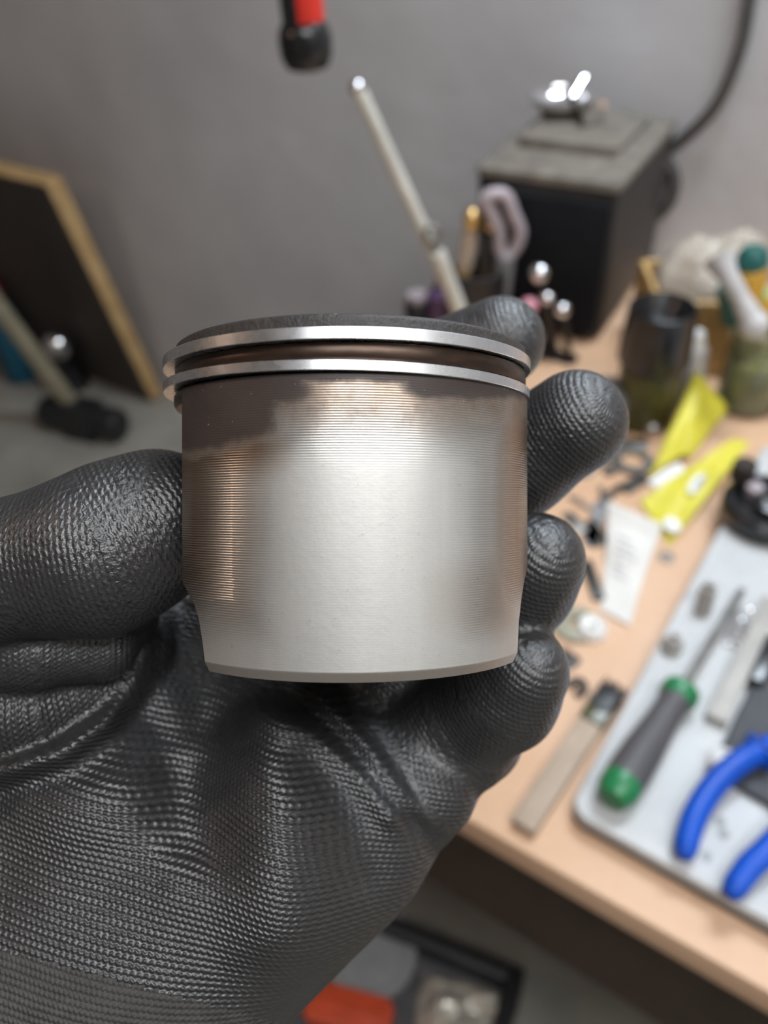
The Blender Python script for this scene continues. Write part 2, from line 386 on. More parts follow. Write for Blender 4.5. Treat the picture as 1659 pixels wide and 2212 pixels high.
# low things left of the cup
def ballthing(name, m, px, py, z, r, lab, cat, sq=(1, 1, 1)):
    c = G(px, py, z); return tag(MB().ball((c.x, c.y, r*sq[2]-0.0005), r, sq=sq).build(name, m), lab, cat)
t = thing('bottle', 'small purple bottle lying beside the rods at the end of the workbench', 'bottle', G(958, 690))
c = G(955, 700); MB().lathe([(0.008, 0), (0.021, 0.004), (0.022, 0.05), (0.010, 0.062), (0.010, 0.066)], c).build('body', 'purple', t)
MB().cyl(c+Vector((0, 0, 0.064)), c+Vector((0, 0, 0.082)), 0.012).build('cap', 'pink_grey', t)
t = thing('small_jar', 'little dark jar with a pale lid at the far corner of the workbench', 'jar', G(905, 690))
c = G(903, 695); MB().lathe([(0.012, 0), (0.019, 0.003), (0.02, 0.03), (0.016, 0.036)], c).build('body', 'black_plastic', t)
MB().cyl(c+Vector((0, 0, 0.034)), c+Vector((0, 0, 0.046)), 0.016).build('lid', 'pink_grey', t)

# chrome knobs on black stems in front of the speaker
def knob(px, py, rpx, m, base_px, lab, grp):
    b = G(*base_px); c = V(px, py, b.y-0.0); r = rpx*(c-CAM).dot(FWD)/F_PX
    t = thing('ball_lever', lab, 'lever', b, grp)
    MB().ball(c, r).build('ball', m, t)
    MB().tube([b+Vector((0, 0, 0.004)), (b+c)/2+Vector((0.003, 0.004, 0)), c], 0.005).build('stem', 'black_gloss', t)
    MB().cyl(b, b+Vector((0, 0, 0.006)), 0.014).build('base', 'black_gloss', t)
knob(1166, 590, 22, 'chrome', (1183, 752), 'tall chrome ball knob on a black stem before the speaker', 'ball knobs')
knob(1182, 644, 15, 'chrome', (1196, 770), 'small chrome ball knob between the tall knob and the speaker corner', 'ball knobs')
knob(1215, 669, 17, 'chrome', (1226, 778), 'low chrome ball knob on a black stem by the speaker corner', 'ball knobs')
knob(1143, 662, 19, 'pink', (1152, 772), 'pink ball knob on a black stem beside the chrome ones', 'ball knobs')

# ------------------------------------------------------------------ right back corner of the bench
def ptop(px, py_base, py_top):                           # height of something standing at (px, py_base) whose top shows at py_top
    b = G(px, py_base); return V(px, py_top, b.y).z
# black capped can
b = G(1385, 905); hz = 0.150; r = 0.039
t = thing('spray_can', 'dark olive can with a wide black dished cap', 'can', b)
MB().lathe([(r*0.85, 0), (r*0.9, 0.004), (r*0.9, 0.085), (r*0.75, 0.095)], b).build('body', 'olive', t)
MB().lathe([(r*0.92, 0.080), (r*1.02, 0.083), (r*1.06, 0.09), (r*0.96, hz), (r*0.88, hz+0.002), (r*0.74, hz-0.006), (r*0.5, hz-0.02), (0, hz-0.022)], b).build('cap', 'black_gloss', t)
# grey knob beside the can
b = G(1306, 905)
tag(MB().lathe([(0.024, 0), (0.029, 0.004), (0.031, 0.035), (0.027, 0.045), (0.015, 0.049), (0, 0.050)], b).build('rubber_knob', 'grey_plastic'), 'round grey rubber knob beside the black capped can', 'knob')
# wooden open box with plastic bag
b0 = G(1452, 815); exx = Vector((1, -0.10, 0)).normalized(); eyy = Vector((0.10, 1, 0)).normalized()
wd, dp, hh = 0.145, 0.13, 0.105
bc = b0+exx*(wd/2-0.035)+eyy*(dp/2)
t = thing('wooden_box', 'open tan wooden box holding a crumpled plastic bag against the wall', 'box', bc)
MB().box(bc+Vector((0, 0, 0.004)), (wd, dp, 0.008), exx, eyy).build('bottom', 'tan', t)
for s in (-1, 1):
    MB().box(bc+eyy*(s*(dp/2-0.004))+Vector((0, 0, hh/2)), (wd, 0.008, hh), exx, eyy).build('side', 'tan', t, bevel=0.002)
    MB().box(bc+exx*(s*(wd/2-0.004))+Vector((0, 0, hh/2)), (0.008, dp, hh), exx, eyy).build('side', 'tan', t, bevel=0.002)
def crumple(c, size, seed, amp=0.25, seg=30, rings=18):
    rnd = random.Random(seed); wv = [(Vector((rnd.uniform(-1, 1), rnd.uniform(-1, 1), rnd.uniform(-1, 1)))*rnd.uniform(2, 6), rnd.uniform(0, 6.28)) for _ in range(14)]
    P = []; Fs = []
    for i in range(rings+1):
        a = math.pi*i/rings
        for k in range(seg):
            tt = 2*math.pi*k/seg; n = Vector((math.sin(a)*math.cos(tt), math.sin(a)*math.sin(tt), math.cos(a)))
            s = sum(abs(math.sin(n.dot(w_)+ph)) for w_, ph in wv)/len(wv)-0.63
            q = n*(1+amp*4*s); P.append(Vector(c)+Vector((q.x*size[0], q.y*size[1], q.z*size[2])))
    for i in range(rings):
        for k in range(seg):
            k2 = (k+1) % seg; Fs.append((i*seg+k, (i+1)*seg+k, (i+1)*seg+k2, i*seg+k2))
    return P, Fs
P, Fs = crumple(bc+Vector((0, 0, 0.085)), (0.066, 0.058, 0.072), 3, 0.20)
tag(MB().add(P, Fs).build('plastic_bag', 'bag_film'), 'crumpled beige plastic bag stuffed in the wooden box', 'bag')
bc2 = V(1600, 560, bc.y+0.045)
P, Fs = crumple((bc2.x, bc2.y, bc2.z/2+0.012), (0.040, 0.034, bc2.z/2+0.022), 8, 0.16)
tag(MB().add(P, Fs).build('plastic_bag', 'bag_film'), 'tall crumpled plastic bag standing between the wooden box and the screwdrivers', 'bag')
# white tube
b = G(1488, 872)
t = thing('white_tube', 'white plastic tube standing between the can and the glass jar', 'tube', b)
a2 = V(1503, 718, b.y)
MB().cyl(b, b+(a2-b)*0.8, 0.017, 0.016).build('body', 'white_dirty', t)
MB().cyl(b+(a2-b)*0.79, a2, 0.012, 0.011).build('nozzle', 'white', t)
# jar with screwdrivers
b = G(1606, 872); r = 0.036
t = thing('glass_jar', 'small glass jar with olive contents holding screwdrivers', 'jar', b)
MB().lathe([(r*0.8, 0), (r, 0.005), (r, 0.075), (r*0.86, 0.088), (r*0.9, 0.091), (r*0.9, 0.096), (r*0.86, 0.098), (r*0.9, 0.101), (r*0.9, 0.106), (r*0.82, 0.107), (r*0.80, 0.088), (r*0.93, 0.074), (r*0.93, 0.007), (0, 0.006)], b).build('jar_body', 'glass', t)
MB().lathe([(r*0.5, 0.008), (r*0.9, 0.009), (r*0.9, 0.062), (0, 0.064)], b).build('contents', 'jar_fill', t)
J = b.copy()
t = thing('bone_spanner', 'pale grey spanner with rounded ends leaning out of the glass jar', 'spanner', J+Vector((0, 0, 0.07)))
MB().tube([V(1628, 700, J.y-0.045), V(1600, 645, J.y-0.03), V(1572, 595, J.y-0.015), V(1552, 555, J.y)], [0.015, 0.010, 0.011, 0.017]).build('shaft', 'white_dirty', t)
MB().ball(V(1629, 702, J.y-0.045), 0.0165).build('ring_end', 'white_dirty', t)
t = thing('striped_screwdriver', 'screwdriver with a teal and yellow handle standing in the jar', 'screwdriver', J+Vector((0, 0, 0.07)))
MB().cyl(V(1605, 800, J.y), V(1622, 640, J.y), 0.006).build('blade', 'steel', t)
MB().cyl(V(1620, 650, J.y), V(1622, 577, J.y), 0.014, 0.018).build('grip', 'yellow_handle', t)
MB().cyl(V(1622, 578, J.y), V(1630, 535, J.y), 0.018, 0.015, bev=0.5).build('end_cap', 'green_dark', t)
MB().cyl(V(1618, 648, J.y), V(1617, 660, J.y), 0.012).build('collar', 'mint', t)
t = thing('green_screwdriver', 'dark green handled screwdriver leaning behind the pale spanner', 'screwdriver', J+Vector((0, 0.01, 0.07)))
MB().cyl(V(1592, 790, J.y+.02), V(1583, 690, J.y+.02), 0.005).build('blade', 'steel', t)
MB().cyl(V(1584, 695, J.y+.02), V(1568, 620, J.y+.02), 0.013, 0.011).build('grip', 'green_dark', t)
t = thing('yellow_screwdriver', 'screwdriver with an amber and mint handle behind the striped one', 'screwdriver', J+Vector((0.012, 0.01, 0.07)))
MB().cyl(V(1625, 800, J.y+.012), V(1650, 690, J.y+.012), 0.005).build('blade', 'steel', t)
MB().cyl(V(1648, 700, J.y+.012), V(1640, 640, J.y+.012), 0.013, 0.012).build('grip', 'yellow_handle', t)
MB().cyl(V(1640, 641, J.y+.012), V(1632, 615, J.y+.012), 0.012, 0.009).build('end_cap', 'mint', t)
b = G(1702, 872)
t = thing('black_bottle', 'tall black bottle standing right beside the glass jar', 'bottle', b)
MB().lathe([(0.026, 0), (0.029, 0.004), (0.029, 0.10), (0.018, 0.125)], b).build('body', 'black_gloss', t)
MB().lathe([(0.018, 0.122), (0.019, 0.124), (0.019, 0.15), (0.016, 0.152)], b).build('cap', 'black_plastic', t)
t = thing('dark_green_bottle', 'dark green bottle against the wall behind the screwdrivers', 'bottle', G(1690, 760))
b = G(1690, 770)
MB().lathe([(0.026, 0), (0.030, 0.004), (0.030, 0.17), (0.012, 0.21)], b).build('body', 'olive', t)
MB().cyl(b+Vector((0, 0, 0.205)), b+Vector((0, 0, 0.23)), 0.014).build('cap', 'black_plastic', t)

# ------------------------------------------------------------------ yellow wrapper
t = thing('yellow_wrapper', 'folded yellow plastic wrapper with white printing lying on the workbench', 'wrapper', G(1480, 1040))
def quad(A, B, Cc, D, bow=0.0, wob=0.0):
    def fn(u, v):
        p = (A*(1-u)+B*u)*(1-v)+(D*(1-u)+Cc*u)*v
        return p+Vector((0, 0, bow*4*u*(1-u)+wob*math.sin(9*u+5*v)*math.sin(7*v+2)))
    return fn
apex = G(1500, 803, 0.055); le = G(1398, 1040, 0.002); mid = G(1470, 985, 0.010); ri = G(1572, 885, 0.012); lt = G(1430, 905, 0.012)
MB().sheet(quad(apex, G(1512, 850, 0.048), mid, le, 0.004, 0.002), 10, 10, 0.0008).build('upright_fold', 'yellow', t)
MB().sheet(quad(apex, ri, G(1490, 990, 0.003), mid, 0.003, 0.002), 10, 10, 0.0008).build('side_fold', 'yellow', t)
MB().sheet(quad(G(1398, 1042, 0.002), G(1470, 1000, 0.006), G(1500, 1058, 0.004), G(1428, 1060, 0.002), 0.004), 8, 6, 0.0008).build('bottom_fold', 'white', t)
fpn = MB().sheet(quad(G(1383, 1085, 0.003), G(1585, 950, 0.022), G(1620, 958, 0.020), G(1448, 1178, 0.002), 0.004, 0.002), 12, 8, 0.0008).build('flat_panel', 'yellow', t)
def decal(px, py, rx, ry, ang, z, m, nm, par):
    c = G(px, py, z); u = (G(px+math.cos(ang), py+math.sin(ang), z)-c); v = (G(px-math.sin(ang), py+math.cos(ang), z)-c)
    MB().prism([c+u*(rx*math.cos(k))+v*(ry*math.sin(k)) for k in np.linspace(0, 2*math.pi, 17)[:-1]], 0.0008).build(nm, m, par)
decal(1452, 1134, 20, 15, 0.6, 0.0095, 'white', 'white_mark', fpn)
decal(1505, 1045, 26, 13, -0.9, 0.0165, 'white', 'white_mark', fpn)
decal(1513, 1042, 18, 7, -0.9, 0.0178, 'print_grey', 'grey_mark', fpn)

# paper slip, curled
TL, TR, BR, BL = G(1312, 1098, 0.012), G(1427, 1150, 0.010), G(1362, 1350, 0.003), G(1298, 1316, 0.003)
def slip(u, v):
    p = (TL*(1-u)+TR*u)*(1-v)+(BL*(1-u)+BR*u)*v
    sw = math.sin(math.pi*v)
    z = 0.010*math.exp(-((v)/0.10)**2)+0.004*math.sin(math.pi*u)*sw+0.004*math.sin(6*v+0.5)*sw
    return Vector((p.x-0.004*math.sin(3.1*v)*(u-.5), p.y, max(p.z*(1-v*0.8)+z, 0.002)))
t = thing('paper_slip', 'curled white paper slip with faint printed lines on the workbench', 'paper', G(1350, 1230))
shp = MB().sheet(slip, 14, 24, 0.0006).build('sheet', 'paper', t)
for k, v in enumerate((0.27, 0.34, 0.41, 0.52, 0.60)):
    def ln(u, q, v=v, k=k): return slip(0.22+0.5*u*(0.7+0.3*((k*37) % 3)/2), v+0.022*q)+Vector((0, 0, 0.0008))
    MB().sheet(ln, 8, 2, 0.0003).build('printed_line', 'print_grey', shp)

# white bobbin and clear disc
c = G(1243, 1352)
tag(MB().lathe([(0.006, 0), (0.021, 0), (0.022, 0.002), (0.021, 0.005), (0.006, 0.006), (0.005, 0.003)], c, closed=True).build('clear_disc', 'clear_disc'), 'clear yellowish plastic disc under the white bobbin', 'disc')
c = G(1277, 1364)
tag(MB().lathe([(0.0045, 0), (0.0135, 0), (0.0145, 0.002), (0.0125, 0.010), (0.0105, 0.012), (0.0075, 0.0085), (0.0045, 0.008)], c, closed=True).build('bobbin', 'white'), 'white plastic ring bobbin on the workbench beside the paper slip', 'bobbin')

# ------------------------------------------------------------------ small metal clutter between fingers and wrapper
def lieflat(name, mb, m, lab, cat): return tag(mb.build(name, m), lab, cat)
c = G(1366, 1000); MBr = MB().lathe([(0.013, 0), (0.023, 0), (0.024, 0.003), (0.022, 0.006), (0.014, 0.006)], c, closed=True)
lieflat('metal_ring', MBr, 'dull_steel', 'dull steel ring lying beside the yellow wrapper', 'ring')
c = G(1405, 938); tag(MB().ball((c.x, c.y, 0.0085), 0.009).build('ball_bearing', 'steel'), 'small steel ball beside the upright fold of the wrapper', 'ball')
def bar(name, p, q, wdt, th, m, lab, cat, z=0.0):
    a, b = G(*p, z), G(*q, z); d = (b-a); L_ = d.length; d.normalize(); n = Vector((-d.y, d.x, 0))
    return tag(MB().rbox((a+b)/2+Vector((0, 0, th/2)), (L_, wdt, th), min(wdt*.45, .003), d, n).build(name, m), lab, cat)
bar('steel_strip', (1300, 1085), (1345, 1050), 0.009, 0.003, 'dark_steel', 'dark flat steel strip beside the top of the paper slip', 'strip')
bar('steel_clip', (1345, 1062), (1395, 1032), 0.016, 0.004, 'dark_steel', 'short dark clip tucked against the yellow wrapper', 'clip')
bar('steel_lever', (1258, 1030), (1320, 975), 0.014, 0.004, 'dull_steel', 'dull grey lever arm beside the steel ring', 'lever')
bar('feeler_blade', (1330, 965), (1400, 960), 0.018, 0.003, 'dull_steel', 'dull grey blade lying behind the steel ring', 'blade')
bar('flat_gasket', (1262, 1130), (1300, 1180), 0.022, 0.0015, 'dark_steel', 'dark flat gasket piece left of the paper slip', 'gasket')
bar('bent_bracket', (1265, 1215), (1295, 1300), 0.012, 0.004, 'dark_steel', 'narrow dark bracket along the left edge of the paper slip', 'bracket')
bar('thin_pin', (1230, 1075), (1300, 1120), 0.005, 0.004, 'steel', 'thin bright pin above the dark gasket', 'pin')
bar('grey_plate', (1205, 1410), (1245, 1440), 0.016, 0.003, 'dark_steel', 'small grey plate below the clear disc', 'plate')
bar('tin_snippet', (1222, 1110), (1262, 1150), 0.014, 0.002, 'dull_steel', 'dull metal snippet between the ring finger and the dark gasket', 'snippet')
bar('shim_plate', (1300, 940), (1345, 925), 0.022, 0.002, 'dull_steel', 'thin dull shim plate behind the grey lever arm', 'plate')
bar('dark_key', (1376, 972), (1402, 995), 0.008, 0.003, 'dark_steel', 'small dark key lying against the yellow wrapper fold', 'key')
bar('long_gasket', (1272, 1180), (1300, 1085), 0.014, 0.0015, 'grey_plastic', 'long grey gasket strip beside the left edge of the paper slip', 'gasket')
bar('pivot_pin', (1232, 1015), (1262, 985), 0.007, 0.005, 'steel', 'bright pivot pin beside the grey lever arm', 'pin')
bar('flat_spring', (1318, 1120), (1296, 1052), 0.006, 0.002, 'dull_steel', 'narrow flat spring above the paper slip', 'spring')
c = G(1440, 1205); lieflat('washer', MB().lathe([(0.003, 0), (0.008, 0), (0.008, 0.0015), (0.003, 0.0015)], c, closed=True), 'dull_steel', 'small washer on bare wood between paper slip and grey board', 'washer')
c = G(1318, 1020); lieflat('hex_nut', MB().lathe([(0.004, 0), (0.009, 0), (0.009, 0.006), (0.004, 0.006)], c, seg=6, closed=True), 'dull_steel', 'hexagonal steel nut lying on the lever arm side of the ring', 'nut')
t = MB().tube([G(1228, 1482, .003), G(1243, 1470, .003), G(1258, 1475, .003), G(1262, 1490, .003), G(1245, 1500, .003)], 0.0035, sub=4).build('spring_clip', 'dark_steel')
tag(t, 'small dark curled spring clip near the wire brush', 'clip')

# ------------------------------------------------------------------ wire brush
a, b = G(1128, 1790, 0.006), G(1278, 1560, 0.006); d = (b-a).normalized(); n = Vector((-d.y, d.x, 0))
t = thing('wire_brush', 'small wire brush with a flat brown handle lying on the workbench', 'brush', Vector(((a.x+b.x)/2, (a.y+b.y)/2, 0)))
MB().rbox((a+b)/2, ((b-a).length, 0.020, 0.011), 0.003, d, n).build('handle', 'handle_tan', t)
e = G(1322, 1492, 0.008)
br = MB(); rnd = random.Random(5)
for i in range(90):
    s = rnd.random(); q = b+(e-b)*s*0.9+n*rnd.uniform(-0.010, 0.010)+Vector((0, 0, rnd.uniform(-0.004, 0.004)))
    br.cyl(q, q+d*0.014+n*rnd.uniform(-.003, .003)+Vector((0, 0, rnd.uniform(-.001, .004))), 0.0010, 0.0007, seg=5)
ob = br.build('bristles', 'black_plastic', t); ob['kind'] = 'stuff'
MB().rbox(b+(e-b)*0.22, (0.024, 0.021, 0.0125), 0.003, d, n).build('ferrule', 'olive', t)
MB().rbox(b+(e-b)*0.62, ((e-b).length*0.75, 0.018, 0.013), 0.005, d, n).build('bristle_block', 'black_plastic', t)

# ------------------------------------------------------------------ grey board with tools
TZ = 0.020
c0 = G(1228, 1748, TZ); c1 = G(1643, 975, TZ); tb = (c1-c0); tl = tb.length+0.02; tb.normalize(); ta = Vector((tb.y, -tb.x, 0))
twd = 0.42; tcn = c0+tb*(tl/2)+ta*(twd/2)
t = thing('grey_board', 'thick light grey board with rounded corners carrying hand tools on the workbench', 'board', (tcn.x, tcn.y, 0))
slb = MB().rbox((tcn.x, tcn.y, TZ-0.0050), (twd, tl, 0.010), 0.014, ta, tb, lip=0.003).build('slab', 'tray_grey', t)
MB().rbox((tcn.x, tcn.y, 0.0050), (twd-0.002, tl-0.002, 0.0108), 0.013, ta, tb).build('dark_underside', 'rubber', t)  # darker layer below the grey slab, slightly inset
for q in ((1556, 1775), (1563, 1802), (1525, 1850)):
    c = G(*q, TZ); MB().lathe([(0.004, 0), (0.0042, 0.0004), (0, 0.0005)], c-Vector((0, 0, 0.0001))).build('stain_spot', 'dark_spot', slb)
# screwdriver
R_ = 0.0155; a, b = G(1318, 1732, TZ+R_), G(1478, 1482, TZ+R_); d = b-a; L_ = d.length
t = thing('screwdriver', 'screwdriver with a dark grey handle and green ends on the grey board', 'screwdriver', Vector(((a.x+b.x)/2, (a.y+b.y)/2, TZ)))
MB().lathe([(0.004, 0), (0.011, 0.002), (0.0150, 0.010), (0.0154, 0.020)], a, d).build('end_cap', 'green', t)
MB().lathe([(0.0152, 0.0195), (0.0156, 0.03), (0.0150, L_*0.4), (0.0125, L_*0.65), (0.0118, L_*0.78), (0.0132, L_*0.86)], a, d).build('handle', 'handle_grey', t)
MB().lathe([(0.0132, L_*0.855), (0.0156, L_*0.90), (0.0150, L_*0.96), (0.008, L_)], a, d).build('collar', 'green', t)
MB().cyl(a+d*0.98, G(1603, 1275, TZ+0.008), 0.0035, 0.0032).build('shaft', 'dull_steel', t)
# hollow pins
a = G(1517, 1322, TZ); b = V(1531, 1268, a.y+0.004); d = (b-a)
t = thing('hollow_pin', 'short hollow steel pin standing on end on the grey board', 'pin', a)
slv = MB().lathe([(0.0045, 0), (0.0070, 0.0005), (0.0075, 0.001), (0.0075, d.length-0.001), (0.0070, d.length), (0.0050, d.length), (0.0048, 0.001)], a, d, closed=True).build('sleeve', 'satin', t)
c = G(1450, 1402, TZ)
t = thing('bushing', 'small steel bushing standing on the grey board near the screwdriver tip', 'bushing', c)
slv = MB().lathe([(0.0028, 0), (0.0085, 0), (0.0090, 0.001), (0.0090, 0.008), (0.0062, 0.011), (0.0060, 0.016), (0.0032, 0.016)], c, closed=True).build('sleeve', 'satin', t)
# spring
a, b = G(1583, 1385, TZ+0.009), G(1613, 1325, TZ+0.009); d = b-a; u, v, w_ = frame_from_axis(d)
pts = [a+d*(k/60)+u*(0.0078*math.cos(2*math.pi*5*k/60))+v*(0.0078*math.sin(2*math.pi*5*k/60)) for k in range(61)]
tag(MB().tube(pts, 0.0011, seg=8, sub=2).build('coil_spring', 'chrome'), 'short bright coil spring lying on the grey board', 'spring')
# steel bar
a, b = G(1545, 1558, TZ+0.005), G(1668, 1300, TZ+0.005); d = (b-a).normalized(); n = Vector((-d.y, d.x, 0))
t = thing('steel_bar', 'flat satin steel bar lying between the screwdriver and the black case', 'bar', Vector(((a.x+b.x)/2, (a.y+b.y)/2, TZ)))
brb = MB().rbox((a+b)/2, ((b-a).length, 0.017, 0.010), 0.002, d, n).build('body', 'satin', t)
# black case on the board
poly = [(1548, 1652), (1556, 1690), (1572, 1698), (1700, 1772), (1790, 1640), (1720, 1420), (1668, 1392), (1625, 1480), (1590, 1545), (1560, 1610)]
t = thing('black_case', 'flat black plastic case lying under the blue pliers', 'case', G(1650, 1600, TZ))
MB().prism([G(*q, TZ-0.0003) for q in poly], 0.008).build('shell', 'pad_black', t, bevel=0.002)
MB().rbox((G(1632, 1475, TZ+.011)+G(1672, 1380, TZ+.011))/2, ((G(1632, 1475, TZ+.011)-G(1672, 1380, TZ+.011)).length, 0.012, 0.008), 0.003,
          (G(1672, 1380, TZ+.011)-G(1632, 1475, TZ+.011)).normalized(), Vector((0, 0, 1)).cross((G(1672, 1380, TZ+.011)-G(1632, 1475, TZ+.011)).normalized())).build('latch', 'black_gloss', t)
c = G(1560, 1648, TZ+0.0077)
tag(MB().lathe([(0.006, 0), (0.010, 0.001), (0.0105, 0.005), (0.008, 0.009), (0.0045, 0.0105), (0.004, 0.007), (0, 0.007)], c).build('plastic_plug', 'white'), 'small white plastic plug on the black case next to the blue handle', 'plug')
# pliers
PZ = TZ+0.0185
t = thing('pliers', 'pliers with curved bright blue handles lying on the grey board', 'pliers', G(1690, 1760, TZ))
hp = [(1481, 1832), (1500, 1765), (1540, 1700), (1595, 1648), (1660, 1615), (1760, 1590)]
MB().tube([G(*q, PZ-0.008+min(k, 3)*0.0032) for k, q in enumerate(hp)], [0.0082, 0.0090, 0.0092, 0.0092, 0.0090, 0.0080], seg=16).build('handle', 'blue', t)
hp = [(1586, 1918), (1620, 1872), (1660, 1835), (1720, 1770), (1775, 1690), (1805, 1620)]
MB().tube([G(*q, PZ-0.008+min(k, 3)*0.0032) for k, q in enumerate(hp)], [0.0082, 0.0090, 0.0092, 0.0092, 0.0090, 0.0080], seg=16).build('handle', 'blue', t)
for q in ((1481, 1836), (1585, 1921)):
    c = G(*q, PZ-0.0085); MB().ball(c, 0.0075).build('handle_tip', 'blue', t)
c = G(1640, 1622, PZ+0.0015); MB().rbox(c, (0.006, 0.024, 0.020), 0.004, Vector((0.85, 0.5, 0)).normalized(), Vector((-0.5, 0.85, 0)).normalized()).build('thumb_stop', 'blue', t)
pv = G(1800, 1580, PZ); MB().cyl(pv-Vector((0, 0, 0.007)), pv+Vector((0, 0, 0.007)), 0.014).build('pivot', 'steel', t)
MB().rbox(pv+Vector((0.03, 0.02, 0)), (0.06, 0.018, 0.012), 0.004, Vector((0.83, 0.55, 0)), Vector((-0.55, 0.83, 0))).build('jaw', 'steel', t)
# black drum
c = G(1652, 1120, TZ)
t = thing('clutch_drum', 'black round drum with a raised hub on the far end of the grey board', 'drum', c)
MB().lathe([(0.030, 0), (0.043, 0.001), (0.045, 0.004), (0.045, 0.020), (0.041, 0.024), (0.036, 0.024), (0.034, 0.014), (0.015, 0.014), (0.015, 0.022), (0.008, 0.024), (0.0075, 0.010), (0, 0.010)], c, seg=40).build('shell', 'black_gloss', t)
MB().lathe([(0.003, 0), (0.0068, 0), (0.0068, 0.010), (0.003, 0.010)], c+Vector((0, 0, 0.012)), closed=True).build('hub', 'steel', t)
c2 = c+Vector((-0.014, 0.040, 0.02)); MB().cyl(c2, c2+Vector((0, 0, 0.022)), 0.012).build('post', 'rubber', t)
c2 = c+Vector((-0.006, 0.024, 0.014)); MB().cyl(c2, c2+Vector((0, 0, 0.010)), 0.009).build('copper_stud', 'pink_grey', t)

# ------------------------------------------------------------------ left side: board, hammer, red and blue things
b0 = G(332, 872, FLOOR); b1 = G(165, 806, FLOOR); e = (b1-b0).normalized(); rr = ray(102, 402)
T = CAM+rr*((b0-CAM).dot(e)/rr.dot(e)); hv = T-b0; print('board', b0, T, (W1-T).dot(WNRM)); bh = hv.length; hv.normalize(); nn = e.cross(hv)
if nn.dot(CAM-b0) < 0: nn = -nn
bw = 0.85; th = 0.045
cb = b0+e*(bw/2)+hv*(bh/2)-nn*(th/2)+Vector((0, 0, 0.004))
t = thing('leaning_board', 'dark faced plywood board with pale edges leaning against the grey wall', 'board', (cb.x, cb.y, FLOOR))
MB().box(cb, (bw, bh, th), e, hv, nn).build('plywood_core', 'ply', t, bevel=0.004)
MB().box(cb+nn*(th/2+0.001), (bw-0.012, bh-0.012, 0.003), e, hv, nn).build('dark_face', 'board_face', t)
# sledgehammer
ha, hb = G(98, 888, FLOOR+0.045), G(262, 922, FLOOR+0.045); hd = (hb-ha).normalized(); hn = Vector((-hd.y, hd.x, 0)); hm = (ha+hb)/2
t = thing('sledgehammer', 'sledgehammer with a pale handle standing on its black head on the concrete floor', 'hammer', (hm.x, hm.y, FLOOR))
L_ = (hb-ha).length
MB().rbox((hm.x, hm.y, FLOOR+0.045), (L_*0.42, 0.09, 0.092), 0.012, hd, hn).build('head', 'black_plastic', t)
MB().lathe([(0.038, 0), (0.047, 0.008), (0.047, L_*0.22), (0.040, L_*0.32)], ha+Vector((0, 0, 0.002)), hd, seg=8).build('face', 'black_plastic', t)
MB().lathe([(0.038, 0), (0.047, 0.008), (0.047, L_*0.22), (0.040, L_*0.32)], hb+Vector((0, 0, 0.002)), -hd, seg=8).build('face', 'black_plastic', t)
h0 = G(150, 868, FLOOR+0.08); h1 = G(0, 668, FLOOR+0.42); h2 = h0+(h1-h0)*1.9
MB().tube([h0, (h0+h1)/2, h1, h2], [0.026, 0.023, 0.022, 0.026], sub=3).build('handle', 'pale_wood', t)
# chrome ball post
b = G(150, 850, FLOOR); c = G(126, 745, FLOOR+0.17)
t = thing('tow_ball', 'shiny tow ball on a dark post between hammer and leaning board', 'tow ball', G(168, 835, FLOOR))
MB().ball(c, 0.042).build('ball', 'chrome', t)
bb = G(168, 835, FLOOR); MB().tube([bb, bb+Vector((-0.01, 0, 0.08)), c-Vector((0, 0, 0.03))], [0.04, 0.03, 0.022]).build('post', 'black_plastic', t)
# red box, blue can and red handle at the frame's edge
c = G(-150, 850, FLOOR)
t = thing('red_toolbox', 'red and black plastic toolbox on the floor behind the hammer handle', 'toolbox', c)
MB().rbox(c+Vector((0.0, 0.02, 0.05)), (0.28, 0.16, 0.10), 0.02, hd, hn).build('body', 'red', t)
MB().rbox(c+Vector((0.02, 0.03, 0.13)), (0.30, 0.17, 0.06), 0.02, hd, hn).build('lid', 'black_plastic', t)
b = G(52, 815, FLOOR)
t = thing('blue_canister', 'dark blue canister standing behind the hammer handle', 'canister', b)
hc = V(20, 600, b.y).z-FLOOR
MB().lathe([(0.045, 0), (0.050, 0.01), (0.050, hc-0.10), (0.03, hc-0.06), (0.03, hc-0.05)], b).build('body', 'teal', t)
MB().cyl(b+Vector((0, 0, hc-0.055)), b+Vector((0, 0, hc)), 0.036).build('cap', 'red_dark', t)

# hanging torch
hp_ = CAM+ray(660, 95)*0.74
t = thing('hanging_torch', 'black torch with a red stripe and bulbous end hanging on a cord', 'torch', (hp_.x, hp_.y, hp_.z-0.02))
q = Vector((hp_.x, hp_.y, hp_.z-0.022))
MB().lathe([(0.012, 0), (0.020, 0.003), (0.0245, 0.012), (0.0255, 0.026), (0.0230, 0.036), (0.0195, 0.040)], q).build('end_cap', 'black_gloss', t)
MB().lathe([(0.0195, 0.039), (0.0198, 0.06), (0.0195, 0.20), (0.015, 0.21)], q).build('barrel', 'black_plastic', t)
st = MB(); 
angs = np.linspace(-95, -12, 9)
def stripe(u, v):
    a = math.radians(-100+88*u); r_ = 0.0204
    return q+Vector((r_*math.cos(a), r_*math.sin(a), 0.0415+0.155*v))
P = [stripe(i/10, j) for j in (0, 1) for i in range(11)]; P += [Vector((p.x+(q.x-p.x)*0.08, p.y+(q.y-p.y)*0.08, p.z)) for p in P]
Fs = [(i, i+1, i+12, i+11) for i in range(10)]+[(22+i+11, 22+i+12, 22+i+1, 22+i) for i in range(10)]
Fs += [(i+1, i, 22+i, 22+i+1) for i in range(10)]+[(11+i, 11+i+1, 33+i+1, 33+i) for i in range(10)]+[(0, 11, 33, 22), (21, 10, 32, 43)]
MB().add(P, Fs).build('red_stripe', 'red', t)
